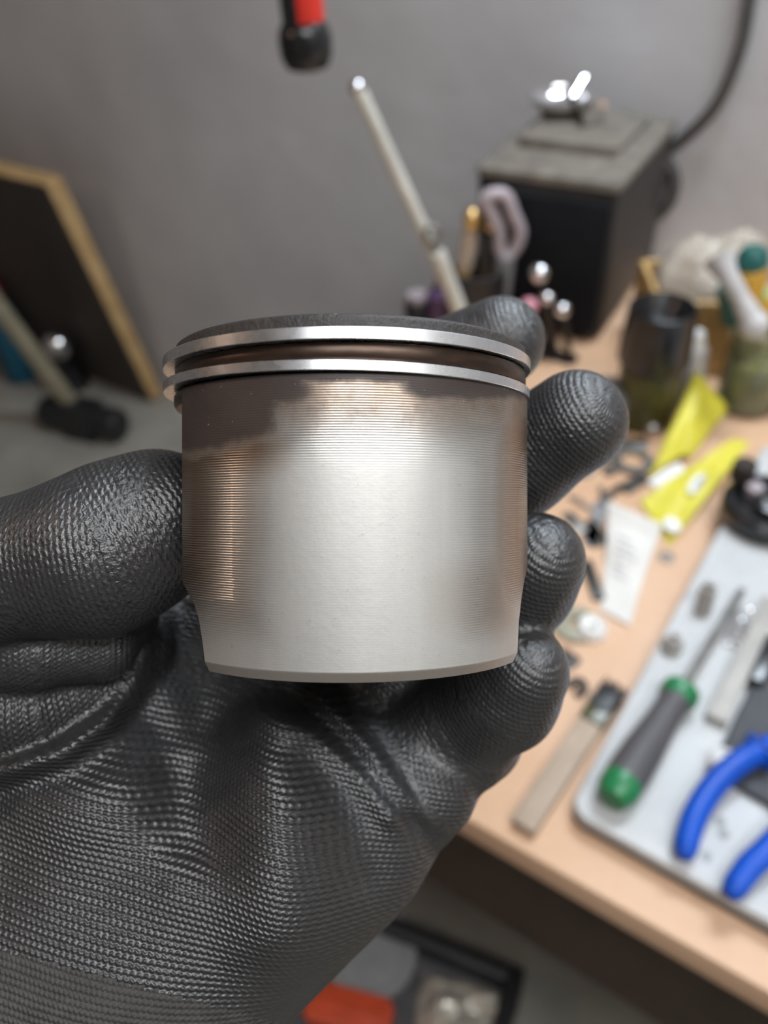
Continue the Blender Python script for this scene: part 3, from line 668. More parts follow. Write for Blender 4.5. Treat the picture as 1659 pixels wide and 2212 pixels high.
MB().cyl(q+Vector((0, 0, 0.208)), (q.x, q.y, CEIL+0.005), 0.003).build('cord', 'cable', t)

# ------------------------------------------------------------------ open case on the floor
FC = FLOOR+0.12
k1 = G(1138, 2090, FC); k0 = G(836, 1968, FC); e1 = (k0-k1).normalized(); e2 = Vector((-e1.y, e1.x, 0))
if e2.y > 0: e2 = -e2
cw, cd = 0.62, 0.40
kc = k1+e1*(cw/2)+e2*(cd/2)
t = thing('open_case', 'open dark grey plastic case with a thick black rim on the floor under the hand', 'case', (kc.x, kc.y, FLOOR))
MB().rbox((kc.x, kc.y, FLOOR+0.012), (cw-0.02, cd-0.02, 0.024), 0.01, e1, e2).build('bottom', 'case_grey', t)
for s in (-1, 1):
    MB().rbox(Vector((kc.x, kc.y, FLOOR+0.058))+e1*(s*(cw/2-0.012)), (0.024, cd, 0.115), 0.008, e1, e2).build('side', 'black_plastic', t)
    MB().rbox(Vector((kc.x, kc.y, FLOOR+0.058))+e2*(s*(cd/2-0.012)), (cw-0.04, 0.024, 0.115), 0.008, e1, e2).build('side', 'black_plastic', t)
MB().rbox(Vector((kc.x, kc.y, FLOOR+0.05))-e2*(cd/2-0.036), (cw-0.05, 0.026, 0.06), 0.006, e1, e2).build('inner_ledge', 'case_grey', t)
MB().rbox(Vector((kc.x, kc.y, FLOOR+0.045)), (cw-0.05, cd-0.05, 0.045), 0.006, e1, e2).build('insert', 'case_grey', t)
IZ = FLOOR+0.067
c = G(800, 2052, IZ+0.02)
t = thing('round_tin', 'round flat grey tin lying in the open case', 'tin', (c.x, c.y, IZ))
cz = Vector((c.x, c.y, IZ))
MB().lathe([(0.060, 0), (0.064, 0.003), (0.064, 0.022), (0.060, 0.024)], cz, seg=40).build('body', 'tin_grey', t)
MB().lathe([(0.0655, 0.012), (0.0655, 0.026), (0.062, 0.029), (0.054, 0.029), (0.052, 0.027), (0, 0.027)], cz, seg=40).build('lid', 'tin_grey', t)
a, b = G(672, 2142, IZ+0.02), G(850, 2192, IZ+0.02); d = (b-a).normalized(); n = Vector((-d.y, d.x, 0))
t = thing('orange_clamp', 'orange plastic clamp lying in the open case', 'clamp', Vector(((a.x+b.x)/2, (a.y+b.y)/2, IZ)))
clb = MB().rbox((a+b)/2-n*0.012, ((b-a).length, 0.05, 0.038), 0.012, d, n).build('body', 'orange', t)
MB().rbox((a+b)/2-n*0.012+Vector((0, 0, 0.019)), ((b-a).length*0.8, 0.012, 0.008), 0.003, d, n).build('rib', 'orange', clb)
P0b = [G(912, 2098, IZ), G(1112, 2140, IZ), G(1118, 2260, IZ), G(890, 2260, IZ)]
def foil(u, v):
    p = (P0b[0]*(1-u)+P0b[1]*u)*(1-v)+(P0b[3]*(1-u)+P0b[2]*u)*v
    ed = min(u, 1-u, v, 1-v)
    return p+Vector((0, 0, 0.001+0.030*min(1, ed*5)+0.008*math.sin(9*u+4*v)*math.sin(11*v-3*u)*min(1, ed*8)))
tag(MB().sheet(foil, 20, 16, 0.001).build('foil_packet', 'foil'), 'crinkled shiny silver packet lying in the open case', 'packet')

# ================================================================== PISTON  (frame: x right, y along the piston axis, z to the front, metres)
D0 = 0.140
FR = Matrix.Translation(CAM+FWD*D0) @ Matrix(((RIGHT.x, UP.x, -FWD.x), (RIGHT.y, UP.y, -FWD.y), (RIGHT.z, UP.z, -FWD.z))).to_4x4()
PX = -0.00572
def node_mat(name):
    m = bpy.data.materials.new(name); m.use_nodes = True; MATS[name] = m
    return m, m.node_tree, m.node_tree.nodes, m.node_tree.links, m.node_tree.nodes['Principled BSDF']
# turned aluminium with burnt-on residue (residue amount stored per vertex: x carbon, y varnish, z groove depth)
m, nt, N, L, b = node_mat('piston_skirt')
at = N.new('ShaderNodeAttribute'); at.attribute_name = 'wear'
sx = N.new('ShaderNodeSeparateXYZ'); L.new(at.outputs['Vector'], sx.inputs[0])
tc = N.new('ShaderNodeTexCoord')
def math_node(op, a=None, b_=None, c=None, clamp=False):
    n = N.new('ShaderNodeMath'); n.operation = op; n.use_clamp = clamp
    for i, q in enumerate((a, b_, c)):
        if q is None: continue
        if isinstance(q, (int, float)): n.inputs[i].default_value = q
        else: L.new(q, n.inputs[i])
    return n.outputs[0]
def mixc(f, c1, c2):
    n = N.new('ShaderNodeMix'); n.data_type = 'RGBA'
    L.new(f, n.inputs[0]) if not isinstance(f, (int, float)) else setattr(n.inputs[0], 'default_value', f)
    for i, q in ((6, c1), (7, c2)):
        if isinstance(q, tuple): n.inputs[i].default_value = (*q, 1)
        else: L.new(q, n.inputs[i])
    return n.outputs[2]
def noise(scale, detail=5, rough=0.6, vec=None, mapping=None):
    n = N.new('ShaderNodeTexNoise'); n.inputs['Scale'].default_value = scale; n.inputs['Detail'].default_value = detail; n.inputs['Roughness'].default_value = rough
    v = vec if vec else tc.outputs['Object']
    if mapping:
        mp = N.new('ShaderNodeMapping'); mp.inputs['Scale'].default_value = mapping; L.new(v, mp.inputs[0]); v = mp.outputs[0]
    L.new(v, n.inputs['Vector']); return n.outputs['Fac']
n_blot = noise(150, 8, 0.65); n_fine = noise(900, 4); n_str = noise(260, 5, mapping=(1, 0.12, 1))
carb = math_node('ADD', sx.outputs[0], math_node('MULTIPLY', math_node('SUBTRACT', n_blot, 0.5), 0.9))
mr = N.new('ShaderNodeMapRange'); mr.interpolation_type = 'SMOOTHSTEP'; mr.inputs[1].default_value = 0.22; mr.inputs[2].default_value = 0.80; L.new(carb, mr.inputs[0])
carbon = mr.outputs[0]
varn = math_node('MULTIPLY', sx.outputs[1], math_node('ADD', 0.75, math_node('MULTIPLY', n_str, 0.5)), clamp=True)
alu = mixc(n_str, (0.50, 0.495, 0.475), (0.64, 0.635, 0.61))
alu = mixc(math_node('MULTIPLY', math_node('GREATER_THAN', n_fine, 0.69), 0.35), alu, (0.30, 0.28, 0.25))
col = mixc(varn, alu, (0.27, 0.195, 0.14))
carbcol = mixc(n_blot, (0.026, 0.020, 0.020), (0.060, 0.042, 0.034))
col = mixc(carbon, col, carbcol)
spk = math_node('MULTIPLY', math_node('GREATER_THAN', noise(1500, 2), 0.745), math_node('MULTIPLY', carbon, 0.6))
col = mixc(spk, col, (0.55, 0.48, 0.40))
L.new(col, b.inputs['Base Color'])
pa = N.new('ShaderNodeAttribute'); pa.attribute_name = 'polish'; pol = pa.outputs['Fac']
L.new(math_node('SUBTRACT', math_node('SUBTRACT', 1.0, math_node('MULTIPLY', carbon, 0.85)), math_node('MULTIPLY', pol, 0.15)), b.inputs['Metallic'])
L.new(math_node('ADD', math_node('ADD', 0.28, math_node('MULTIPLY', math_node('MAXIMUM', pol, carbon), 0.18)), math_node('MULTIPLY', n_blot, 0.10)), b.inputs['Roughness'])
bp = N.new('ShaderNodeBump'); bp.inputs['Distance'].default_value = 0.00003; bp.inputs['Strength'].default_value = 0.6
L.new(n_fine, bp.inputs['Height']); L.new(bp.outputs['Normal'], b.inputs['Normal'])
# carbon crust
m, nt, N, L, b = node_mat('piston_carbon'); tc = N.new('ShaderNodeTexCoord')
n1 = noise(260, 6); n2 = noise(1100, 4); n3 = noise(420, 5, mapping=(1, 0.25, 1))
col = mixc(n1, (0.008, 0.007, 0.007), (0.045, 0.038, 0.033))
col = mixc(math_node('MULTIPLY', math_node('GREATER_THAN', n3, 0.70), 0.8), col, (0.34, 0.26, 0.17))
L.new(col, b.inputs['Base Color']); b.inputs['Roughness'].default_value = 0.55
bp = N.new('ShaderNodeBump'); bp.inputs['Distance'].default_value = 0.0003; L.new(n2, bp.inputs['Height']); L.new(bp.outputs['Normal'], b.inputs['Normal'])
# land between rings: dark brown burnt metal
m, nt, N, L, b = node_mat('piston_land'); tc = N.new('ShaderNodeTexCoord')
n1 = noise(300, 5, mapping=(1, 4, 1))
L.new(mixc(n1, (0.010, 0.008, 0.007), (0.085, 0.050, 0.032)), b.inputs['Base Color']); b.inputs['Metallic'].default_value = 0.7; b.inputs['Roughness'].default_value = 0.36
# rings
m, nt, N, L, b = node_mat('ring_steel'); tc = N.new('ShaderNodeTexCoord')
n1 = noise(500, 5); n2 = noise(160, 3, mapping=(1, 0.1, 1))
L.new(mixc(math_node('MULTIPLY', n1, n2), (0.80, 0.81, 0.83), (0.50, 0.50, 0.52)), b.inputs['Base Color'])
b.inputs['Metallic'].default_value = 1.0; L.new(math_node('ADD', 0.20, math_node('MULTIPLY', n1, 0.16)), b.inputs['Roughness'])

piston = bpy.data.objects.new('piston', None); C.objects.link(piston); piston.matrix_world = FR; piston.empty_display_size = 0.02
tag(piston, 'worn two-ring engine piston with carbon-darkened crown held in the black glove', 'piston')
def frame_mesh(name, P, Fs, m, parent=piston, attr=None, sharp=38):
    me = bpy.data.meshes.new(name); me.from_pydata(P, [], Fs); me.update()
    if attr is not None:
        a = me.attributes.new('wear', 'FLOAT_VECTOR', 'POINT'); a.data.foreach_set('vector', np.asarray([q[:3] for q in attr], dtype=np.float32).ravel())
        a = me.attributes.new('polish', 'FLOAT', 'POINT'); a.data.foreach_set('value', np.asarray([q[3] if len(q) > 3 else 0.5 for q in attr], dtype=np.float32))
    me.materials.append(MATS[m]); o = bpy.data.objects.new(name, me); C.objects.link(o); o.parent = parent
    me.polygons.foreach_set('use_smooth', [True]*len(me.polygons))
    if sharp: me.set_sharp_from_angle(angle=math.radians(sharp))
    return o
MM = 0.001
def ylathe(prof, cx=PX, seg=160, closed=False, y0=0.0, cz=0.0):
    P = []; Fs = []
    for (r, y) in prof:
        for k in range(seg):
            t = 2*math.pi*k/seg; P.append((cx+r*MM*math.sin(t), (y+y0)*MM, cz+r*MM*math.cos(t)))
    mN = len(prof)
    for i in range(mN if closed else mN-1):
        i2 = (i+1) % mN
        for k in range(seg):
            k2 = (k+1) % seg; Fs.append((i*seg+k, i*seg+k2, i2*seg+k2, i2*seg+k))
    return P, Fs
RB = 30.75
Y_CR = 27.9
# crown: top, rounded rim, top land
frame_mesh('crown', *ylathe([(0.01, Y_CR+1.6), (12, Y_CR+1.4), (24, Y_CR+0.6), (29.2, Y_CR+0.1), (29.9, Y_CR-0.15), (30.3, Y_CR-0.45), (30.4, Y_CR-0.8), (30.4, 25.75), (30.2, 25.65), (27.5, 25.65)]), 'piston_carbon')
frame_mesh('ring_land', *ylathe([(27.5, 25.65), (27.5, 23.75), (30.3, 23.7), (30.45, 23.5), (30.45, 21.35), (30.3, 21.15), (27.5, 21.1), (27.5, 19.55), (30.3, 19.5), (30.5, 19.35)]), 'piston_land')
def ring(name, yt, hgt, r, dx, tilt):
    P, Fs = ylathe([(r-0.10, yt), (r, yt-0.10), (r, yt-hgt+0.10), (r-0.10, yt-hgt), (r-2.6, yt-hgt), (r-2.6, yt)], cx=PX+dx*MM, seg=180, closed=True)
    P = [(x, y+tilt*(x-PX), z) for x, y, z in P]
    return frame_mesh(name, P, Fs, 'ring_steel')
ring('piston_ring', 25.62, 1.78, 31.85, -0.60, 0.004)
ring('piston_ring', 21.05, 1.52, 31.75, -0.65, -0.012)
# skirt panels: grid in (across, height); side limits follow the cut-outs
def x_px(th, R): return CX+F_PX*(PX*1000+R*math.sin(th))/(140-R*math.cos(th))
def th_for(px, R=RB):
    lo, hi = (-math.radians(77), 0) if px < 760 else (0, math.radians(77))
    f0 = lambda q: x_px(q, R)-px
    if f0(lo)*f0(hi) > 0: return lo if px < 760 else hi
    for _ in range(40):
        md = (lo+hi)/2
        if f0(lo)*f0(md) <= 0: hi = md
        else: lo = md
    return (lo+hi)/2
Y_TOP, Y_BOT = 19.35, -23.85
def lim(side, y):
    # pixel row -> cut-out outline, using the depth of the panel's side edge (about 127 mm away)
    py = CY-y*F_PX/127.0
    if side < 0:
        tb = [(0, 393), (1250, 393), (1262, 399), (1275, 409), (1295, 420), (1325, 430), (1370, 438), (1410, 443), (1500, 452)]
    else:
        tb = [(0, 1143), (1222, 1143), (1235, 1139), (1255, 1133), (1290, 1127), (1340, 1121), (1420, 1117), (1500, 1114)]
    return th_for(np.interp(py, [q[0] for q in tb], [q[1] for q in tb]))
def smooth(e0, e1, x):
    t = np.clip((x-e0)/(e1-e0), 0, 1); return t*t*(3-2*t)
def wear_at(px, py, y):
    """residue map in the skirt's own unrolled coordinates (front-view columns/rows)"""
    top = 1-smooth(806, 850, py)
    tl = (1-smooth(520, 690, px+0.35*(py-900)))*(1-smooth(930, 1030, py+0.12*(px-450)))
    tl2 = (1-smooth(600, 760, px))*(1-smooth(835, 915, py))
    tr = smooth(800, 930, px)*(1-smooth(828, 900, py))
    mid = 0.40*(1-smooth(880, 1000, py))
    c = max(top, tl, tl2, tr, mid)
    vl = 1-smooth(415, 500, px); vr = smooth(1045, 1130, px)
    vtop = 0.85*(1-smooth(850, 990, py))
    vrt = 0.40*smooth(820, 1040, px)*(smooth(1130, 1280, py)*(1-smooth(1320, 1440, py)))
    vrt = max(vrt, 0.12*smooth(560, 700, px))
    tsc = np.clip(((px-770)*90+(py-1162)*-50)/(90*90+50*50), 0, 1); dsc = math.hypot(px-770-90*tsc, py-1162+50*tsc)
    c = max(c, 0.34*math.exp(-(dsc/3.5)**2))
    vtl = 0.9*(1-smooth(540, 680, px))*(1-smooth(960, 1070, py))
    v = max(vtl, vl*0.9*(1-0.9*smooth(1230, 1330, py)), vr*(1-0.75*smooth(1240, 1360, py)), vtop, vrt, 0.06)
    # ridges survive everywhere but in the polished middle and near the bottom
    pol = smooth(490, 620, px)*(1-smooth(960, 1100, px))*smooth(920, 1030, py)
    pol = max(pol, smooth(1280, 1420, py)*0.95)
    return c, v, 1-pol*0.96
def skirt(name, front):
    nu = 150; pitch = 0.37; per = 4
    ys = []; g = []
    y = Y_TOP
    ph = [0, 0.30, 0.5, 0.70]
    k = 0
    while y - pitch > Y_BOT+1.7:
        for q in ph: ys.append(y-q*pitch); g.append({0: 0, 0.30: 0.35, 0.5: 1.0, 0.70: 0.35}[q])
        y -= pitch
    for q in (1.55, 1.5, 1.2, 0.8, 0.4, 0.0): ys.append(Y_BOT+q); g.append(-1 if q < 1.52 else 0)
    P = []; A = []; nr = len(ys)
    for j, yy in enumerate(ys):
        l, r_ = lim(-1, yy), lim(1, yy)
        if not front: l, r_ = -math.radians(66), math.radians(66)
        for i in range(nu+1):
            th = l+(r_-l)*i/nu; R = RB
            X = PX*1000+R*math.sin(th); Z = R*math.cos(th)
            px = CX+F_PX*X/(140-Z); py = CY-F_PX*yy/(140-Z)
            c, v, ra = wear_at(px, py, yy); po = 1-ra
            if g[j] < 0:
                ch = (Y_BOT+1.5-yy); R -= ch*0.42; c, v, gr = 0.12, 0.5, 0.0
            else:
                gr = g[j]*ra*(1-0.8*min(1, max(0, c)))
                R -= 0.055*gr
            # slight barrel: the skirt narrows a touch to the bottom
            s = 1 if front else -1
            P.append(((PX*1000+R*math.sin(th)*1.0)*MM, yy*MM, s*R*math.cos(th)*MM)); A.append((c, v, gr, po))
    no = len(P)
    for j, yy in enumerate(ys):                       # inner wall
        l, r_ = lim(-1, yy), lim(1, yy)
        if not front: l, r_ = -math.radians(66), math.radians(66)
        if j % 8 and j != nr-1: continue
    rows_in = [0]+[j for j in range(1, nr-1) if j % 12 == 0]+[nr-1]
    for j in rows_in:
        yy = ys[j]; l, r_ = lim(-1, yy), lim(1, yy)
        if not front: l, r_ = -math.radians(66), math.radians(66)
        for i in range(nu+1):
            th = l+(r_-l)*i/nu; R = RB-2.6 if j < nr-1 else RB-2.2
            P.append(((PX*1000+R*math.sin(th))*MM, yy*MM, (1 if front else -1)*R*math.cos(th)*MM)); A.append((0.1, 0.4, 0))
    Fs = []
    W_ = nu+1
    for j in range(nr-1):
        for i in range(nu): Fs.append((j*W_+i, (j+1)*W_+i, (j+1)*W_+i+1, j*W_+i+1))
    mI = len(rows_in)
    for q in range(mI-1):
        for i in range(nu): Fs.append((no+q*W_+i, no+q*W_+i+1, no+(q+1)*W_+i+1, no+(q+1)*W_+i))
        j0, j1 = rows_in[q], rows_in[q+1]
        for e_, fl in ((0, True), (nu, False)):
            lp = [j*W_+e_ for j in range(j0, j1+1)]+[no+(q+1)*W_+e_, no+q*W_+e_]
            Fs.append(tuple(lp) if not fl else tuple(lp[::-1]))
    for i in range(nu):
        Fs.append(((nr-1)*W_+i, no+(mI-1)*W_+i, no+(mI-1)*W_+i+1, (nr-1)*W_+i+1))
        Fs.append((i, i+1, no+i+1, no+i))
    if not front: Fs = [f[::-1] for f in Fs]
    return frame_mesh(name, P, Fs, 'piston_skirt', attr=A, sharp=50)
skirt('skirt', True); skirt('skirt', False)
# ring belt under the second ring (full circle, undercut at the pin sides) and inner shell
P, Fs = ylathe([(30.5, 19.35), (30.6, 19.2), (30.6, 18.0), (30.2, 17.3), (27.0, 17.0), (0.01, 17.0)])
frame_mesh('belt', P, Fs, 'piston_land')
for s in (-1, 1):
    # recessed wall with the pin bore
    P = []; Fs = []; nS = 40; xw = s*17.0
    for xx in (xw, xw-s*3.0):
        for k in range(nS):
            t = 2*math.pi*k/nS; P.append(((PX*1000+xx)*MM, (-2+8*math.sin(t))*MM, 8*math.cos(t)*MM))
        for k in range(nS):
            t = 2*math.pi*k/nS; q = 1/max(abs(math.cos(t)), abs(math.sin(t)))
            P.append(((PX*1000+xx)*MM, (2.2+15.2*math.sin(t)*q)*MM, 24.0*math.cos(t)*q*MM))
    for k in range(nS):
        k2 = (k+1) % nS
        Fs += [(k, k2, nS+k2, nS+k), (2*nS+k2, 2*nS+k, 3*nS+k, 3*nS+k2), (k2, k, 2*nS+k, 2*nS+k2), (nS+k, nS+k2, 3*nS+k2, 3*nS+k)]
    A = [(0.25, 0.6, 0)]*len(P)
    frame_mesh('side_wall', P, Fs, 'piston_skirt', attr=A)
    P = []; Fs = []; prof = [(8, 3.0), (11.5, 3.0), (12, 2.5), (12, -6), (8, -6)]
    for (r, xx) in prof:
        for k in range(nS):
            t = 2*math.pi*k/nS; P.append(((PX*1000+xw+s*(xx-2.0))*MM, (-2+r*math.sin(t))*MM, r*math.cos(t)*MM))
    for i in range(5):
        for k in range(nS): k2 = (k+1) % nS; i2 = (i+1) % 5; Fs.append((i*nS+k, i*nS+k2, i2*nS+k2, i2*nS+k))
    frame_mesh('pin_boss', P, Fs, 'piston_skirt', attr=[(0.2, 0.5, 0)]*len(P))

# ================================================================== GLOVED HAND  (same frame, millimetres until the end)
def cv(px, py, z, rpx):
    s = (140.0-z)/F_PX; return np.array([(px-CX)*s, (CY-py)*s, z], dtype=np.float32), rpx*s
chains = {
 'thumb': [[(-190, 1330, 2, 150), (30, 1228, 4, 140), (205, 1198, 4, 168), (300, 1150, 2, 155), (352, 1118, 1, 143)]],
 'band': [[(-160, 1395, -1, 100), (60, 1395, -2, 88), (215, 1390, -6, 70), (300, 1335, -16, 44)]],
 'web': [[(-200, 1540, -8, 130), (40, 1525, -8, 112), (190, 1480, -14, 90), (300, 1400, -22, 70)]],
 'index': [[(400, 1480, -38, 150), (440, 1340, -46, 135), (640, 1060, -50, 120), (900, 830, -50, 112), (1080, 738, -40, 97)]],
 'middle': [[(600, 1500, -42, 140), (880, 1170, -46, 120), (1110, 1000, -25, 113), (1243, 911, -15, 112)]],
 'ring': [[(760, 1580, -36, 130), (960, 1350, -38, 115), (1120, 1260, -18, 110), (1158, 1212, -12, 106)]],
 'little': [[(840, 1660, -28, 120), (990, 1560, -26, 110), (1085, 1500, -18, 112), (1130, 1448, -12, 99)],
            [(880, 1600, -32, 110), (1010, 1600, -28, 98), (1055, 1600, -30, 62)]],
 'heel': [[(780, 1640, -26, 120), (905, 1690, -24, 116), (880, 1710, -24, 118)]],
 'palm': [[(-60, 1830, -14, 230), (-60, 2060, -12, 270), (0, 2400, -10, 300), (-180, 2900, 0, 330)],
          [(250, 1560, -26, 120), (250, 1760, -16, 200), (230, 2020, -14, 260), (130, 2400, -12, 300), (0, 2900, 0, 330)],
          [(480, 1600, -30, 140), (560, 1760, -22, 220), (380, 2020, -17, 258), (240, 2220, -14, 290)],
          [(680, 1640, -32, 150), (730, 1780, -24, 190), (600, 1830, -20, 235), (300, 2110, -16, 268)],
          [(330, 1370, -36, 110), (420, 1560, -32, 130), (700, 1560, -42, 140), (860, 1680, -30, 130)]],
}
order = ['palm', 'heel', 'little', 'ring', 'middle', 'index', 'web', 'band', 'thumb']
kin = {'palm': 9.0}
kout = {'heel': 1.2, 'little': 1.5, 'ring': 2.0, 'middle': 2.0, 'index': 2.0, 'web': 2.2, 'band': 1.0, 'thumb': 1.0}
VX = 0.75
lo = np.array([-108, -112, -68], dtype=np.float32); hi = np.array([54, 58, 24], dtype=np.float32)
dims = np.ceil((hi-lo)/VX).astype(int)+1
gx = lo[0]+VX*np.arange(dims[0], dtype=np.float32); gy = lo[1]+VX*np.arange(dims[1], dtype=np.float32); gz = lo[2]+VX*np.arange(dims[2], dtype=np.float32)
def cone_d(X, Y, Z, a, ra, b, rb):
    ab = b-a; L2 = float(ab@ab)+1e-9
    t = ((X-a[0])*ab[0]+(Y-a[1])*ab[1]+(Z-a[2])*ab[2])/L2
    t = np.clip(t, 0, 1)
    return np.sqrt((X-a[0]-t*ab[0])**2+(Y-a[1]-t*ab[1])**2+(Z-a[2]-t*ab[2])**2)-(ra+(rb-ra)*t)
def smin(a, b, k):
    h_ = np.maximum(k-np.abs(a-b), 0)/k; return np.minimum(a, b)-h_*h_*k*0.25
BIG = 40.0
field = np.full(tuple(dims), BIG, dtype=np.float32); second = np.full(tuple(dims), BIG, dtype=np.float32); gid = np.zeros(tuple(dims), dtype=np.int8)
def block(a, ra, b, rb, mg):
    l = np.minimum(a-ra, b-rb)-mg; h_ = np.maximum(a+ra, b+rb)+mg
    i0 = np.clip(np.floor((l-lo)/VX).astype(int), 0, dims-1); i1 = np.clip(np.ceil((h_-lo)/VX).astype(int)+1, 1, dims)
    return tuple(slice(int(p), int(q)) for p, q in zip(i0, i1))
segs = {}
for gi, gname in enumerate(order):
    fg = np.full(tuple(dims), BIG, dtype=np.float32); k = kin.get(gname, 5.0); segs[gname] = []
    for ch in chains[gname]:
        pts = [cv(*q) for q in ch]
        for (a, ra), (b_, rb) in zip(pts[:-1], pts[1:]):
            segs[gname].append((a, b_))
            sl = block(a, ra, b_, rb, 10.0)
            X = gx[sl[0]][:, None, None]; Y = gy[sl[1]][None, :, None]; Z = gz[sl[2]][None, None, :]
            fg[sl] = smin(fg[sl], cone_d(X, Y, Z, a, ra, b_, rb), k)
    if gname == 'palm':
        # folds of the glove over the palm: ridges (+) and creases (-) along lines across it
        pxg = (CX+gx[:, None, None]*F_PX/(140-gz[None, None, :])); pyg = (CY-gy[None, :, None]*F_PX/(140-gz[None, None, :]))
        def seg_d(pts):
            best = np.full(np.broadcast(pxg, pyg).shape, 1e4, dtype=np.float32)
            for (x0, y0), (x1, y1) in zip(pts[:-1], pts[1:]):
                l2 = (x1-x0)**2+(y1-y0)**2
                t = np.clip(((pxg-x0)*(x1-x0)+(pyg-y0)*(y1-y0))/l2, 0, 1)
                best = np.minimum(best, np.sqrt((pxg-x0-t*(x1-x0))**2+(pyg-y0-t*(y1-y0))**2))
            return best
        folds = [([(-150, 1690), (20, 1655), (130, 1622), (225, 1556), (285, 1470), (320, 1370)], 34, 7.0),
                 ([(330, 1350), (355, 1480), (400, 1600)], 60, 2.5),
                 ([(560, 1540), (680, 1590), (790, 1680), (850, 1760)], 30, 2.6),
                 ([(690, 1500), (790, 1610), (880, 1730), (960, 1800)], 24, 2.4),
                 ([(600, 1600), (590, 1800), (610, 2000)], 110, 4.0),
                 ([(410, 1420), (430, 1600), (450, 1800)], 95, -3.6),
                 ([(620, 1500), (740, 1600), (840, 1720), (930, 1800)], 22, -1.6),
                 ([(680, 1640), (760, 1760), (800, 1880)], 60, -1.8),
                 ([(60, 1720), (250, 1760), (380, 1900)], 90, 1.6)]
        for pts, sg, am in folds:
            fg -= (am*np.exp(-(seg_d(pts)/sg)**2)).astype(np.float32)
    closer = fg < field
    second = np.where(closer, np.minimum(second, field), np.minimum(second, fg))
    gid = np.where(closer, gi, gid).astype(np.int8)
    field = fg if gi == 0 else smin(field, fg, kout[gname])
# naive surface nets
def surface_nets(f):
    s = f < 0
    nx, ny, nz = f.shape
    corners = [(i, j, k) for i in (0, 1) for j in (0, 1) for k in (0, 1)]
    cnt = sum(s[i:nx-1+i, j:ny-1+j, k:nz-1+k].astype(np.int8) for i, j, k in corners)
    act = (cnt > 0) & (cnt < 8)
    idx = np.argwhere(act); vid = np.full(act.shape, -1, dtype=np.int64); vid[act] = np.arange(len(idx))
    acc = np.zeros((len(idx), 3)); num = np.zeros(len(idx))
    val = {c: f[idx[:, 0]+c[0], idx[:, 1]+c[1], idx[:, 2]+c[2]] for c in corners}
    for c in corners:
        for ax in range(3):
            if c[ax] == 0:
                d = list(c); d[ax] = 1; d = tuple(d)
                a, b_ = val[c], val[d]; mk = (a < 0) != (b_ < 0)
                t = np.where(mk, a/np.where(mk, a-b_, 1), 0)
                p = np.zeros((len(idx), 3)); p[:] = c; p[:, ax] = t
                acc[mk] += p[mk]; num[mk] += 1
    V_ = lo+VX*(idx+acc/num[:, None])
    quads = []
    for ax in range(3):
        sl0 = [slice(None)]*3; sl1 = [slice(None)]*3; sl0[ax] = slice(0, -1); sl1[ax] = slice(1, None)
        a, b_ = s[tuple(sl0)], s[tuple(sl1)]
        e = np.argwhere(a != b_); u, v = (ax+1) % 3, (ax+2) % 3
        e = e[(e[:, u] > 0) & (e[:, v] > 0) & (e[:, u] < f.shape[u]-1) & (e[:, v] < f.shape[v]-1)]
        ins = a[e[:, 0], e[:, 1], e[:, 2]]
        def g_(du, dv):
            q = e.copy(); q[:, u] -= du; q[:, v] -= dv; return vid[q[:, 0], q[:, 1], q[:, 2]]
        q = np.stack([g_(1, 1), g_(0, 1), g_(0, 0), g_(1, 0)], 1)
        q[~ins] = q[~ins][:, ::-1]; quads.append(q)
    return V_, np.concatenate(quads), idx
HV, HQ, HI = surface_nets(field)
HV = HV.astype(np.float32)
# light smoothing
for _ in range(2):
    acc = np.zeros_like(HV); num = np.zeros(len(HV), dtype=np.float32)
    for a, b_ in ((0, 1), (1, 2), (2, 3), (3, 0)):
        np.add.at(acc, HQ[:, a], HV[HQ[:, b_]]); np.add.at(num, HQ[:, a], 1)
        np.add.at(acc, HQ[:, b_], HV[HQ[:, a]]); np.add.at(num, HQ[:, b_], 1)
    HV = HV*0.5+0.5*acc/np.maximum(num, 1)[:, None]
vg = gid[HI[:, 0], HI[:, 1], HI[:, 2]]; vd2 = second[HI[:, 0], HI[:, 1], HI[:, 2]]
knit = np.zeros((len(HV), 3), dtype=np.float32)
for gi, gname in enumerate(order):
    mk = vg == gi
    if not mk.any(): continue
    p = HV[mk]
    if gname in ('palm', 'heel'):
        vv = p[:, 1]*0.96+p[:, 0]*0.24; uu = p[:, 0]*0.96-p[:, 1]*0.24+0.35*p[:, 2]
    else:
        # length along the finger and distance around it
        best = np.full(len(p), 1e9); vv = np.zeros(len(p)); uu = np.zeros(len(p)); base = 0.0
        for a, b_ in segs[gname]:
            ab = b_-a; Ls = np.linalg.norm(ab); ax = ab/Ls
            tt = (p-a)@ax; tcl = np.clip(tt, 0, Ls); dd = np.linalg.norm(p-a-tcl[:, None]*ax, axis=1)
            ref = np.cross(ax, np.array([0, 0, 1.0])); ref /= np.linalg.norm(ref)+1e-9; ot = np.cross(ax, ref)
            q = p-a-tt[:, None]*ax; ang = np.arctan2(q@ot, q@ref)
            better = dd < best-0.3; best = np.where(better, dd, best)
            vv = np.where(better, base+tt, vv); uu = np.where(better, ang*9.5, uu); base += Ls
    knit[mk, 0] = uu; knit[mk, 1] = vv; knit[mk, 2] = np.clip((vd2[mk]-0.2)/1.5, 0.15, 1)*(1.0 if gname in ('palm', 'heel', 'web') else 0.6)
for a, b_ in ((0, 1), (1, 2), (2, 3), (3, 0)):           # no rows where the knit direction changes abruptly
    jump = (np.abs(knit[HQ[:, a], 1]-knit[HQ[:, b_], 1]) > 1.6*VX) | (np.abs(knit[HQ[:, a], 0]-knit[HQ[:, b_], 0]) > 2.2*VX)
    bad = np.unique(HQ[jump]); knit[bad, 2] = np.minimum(knit[bad, 2], 0.0)
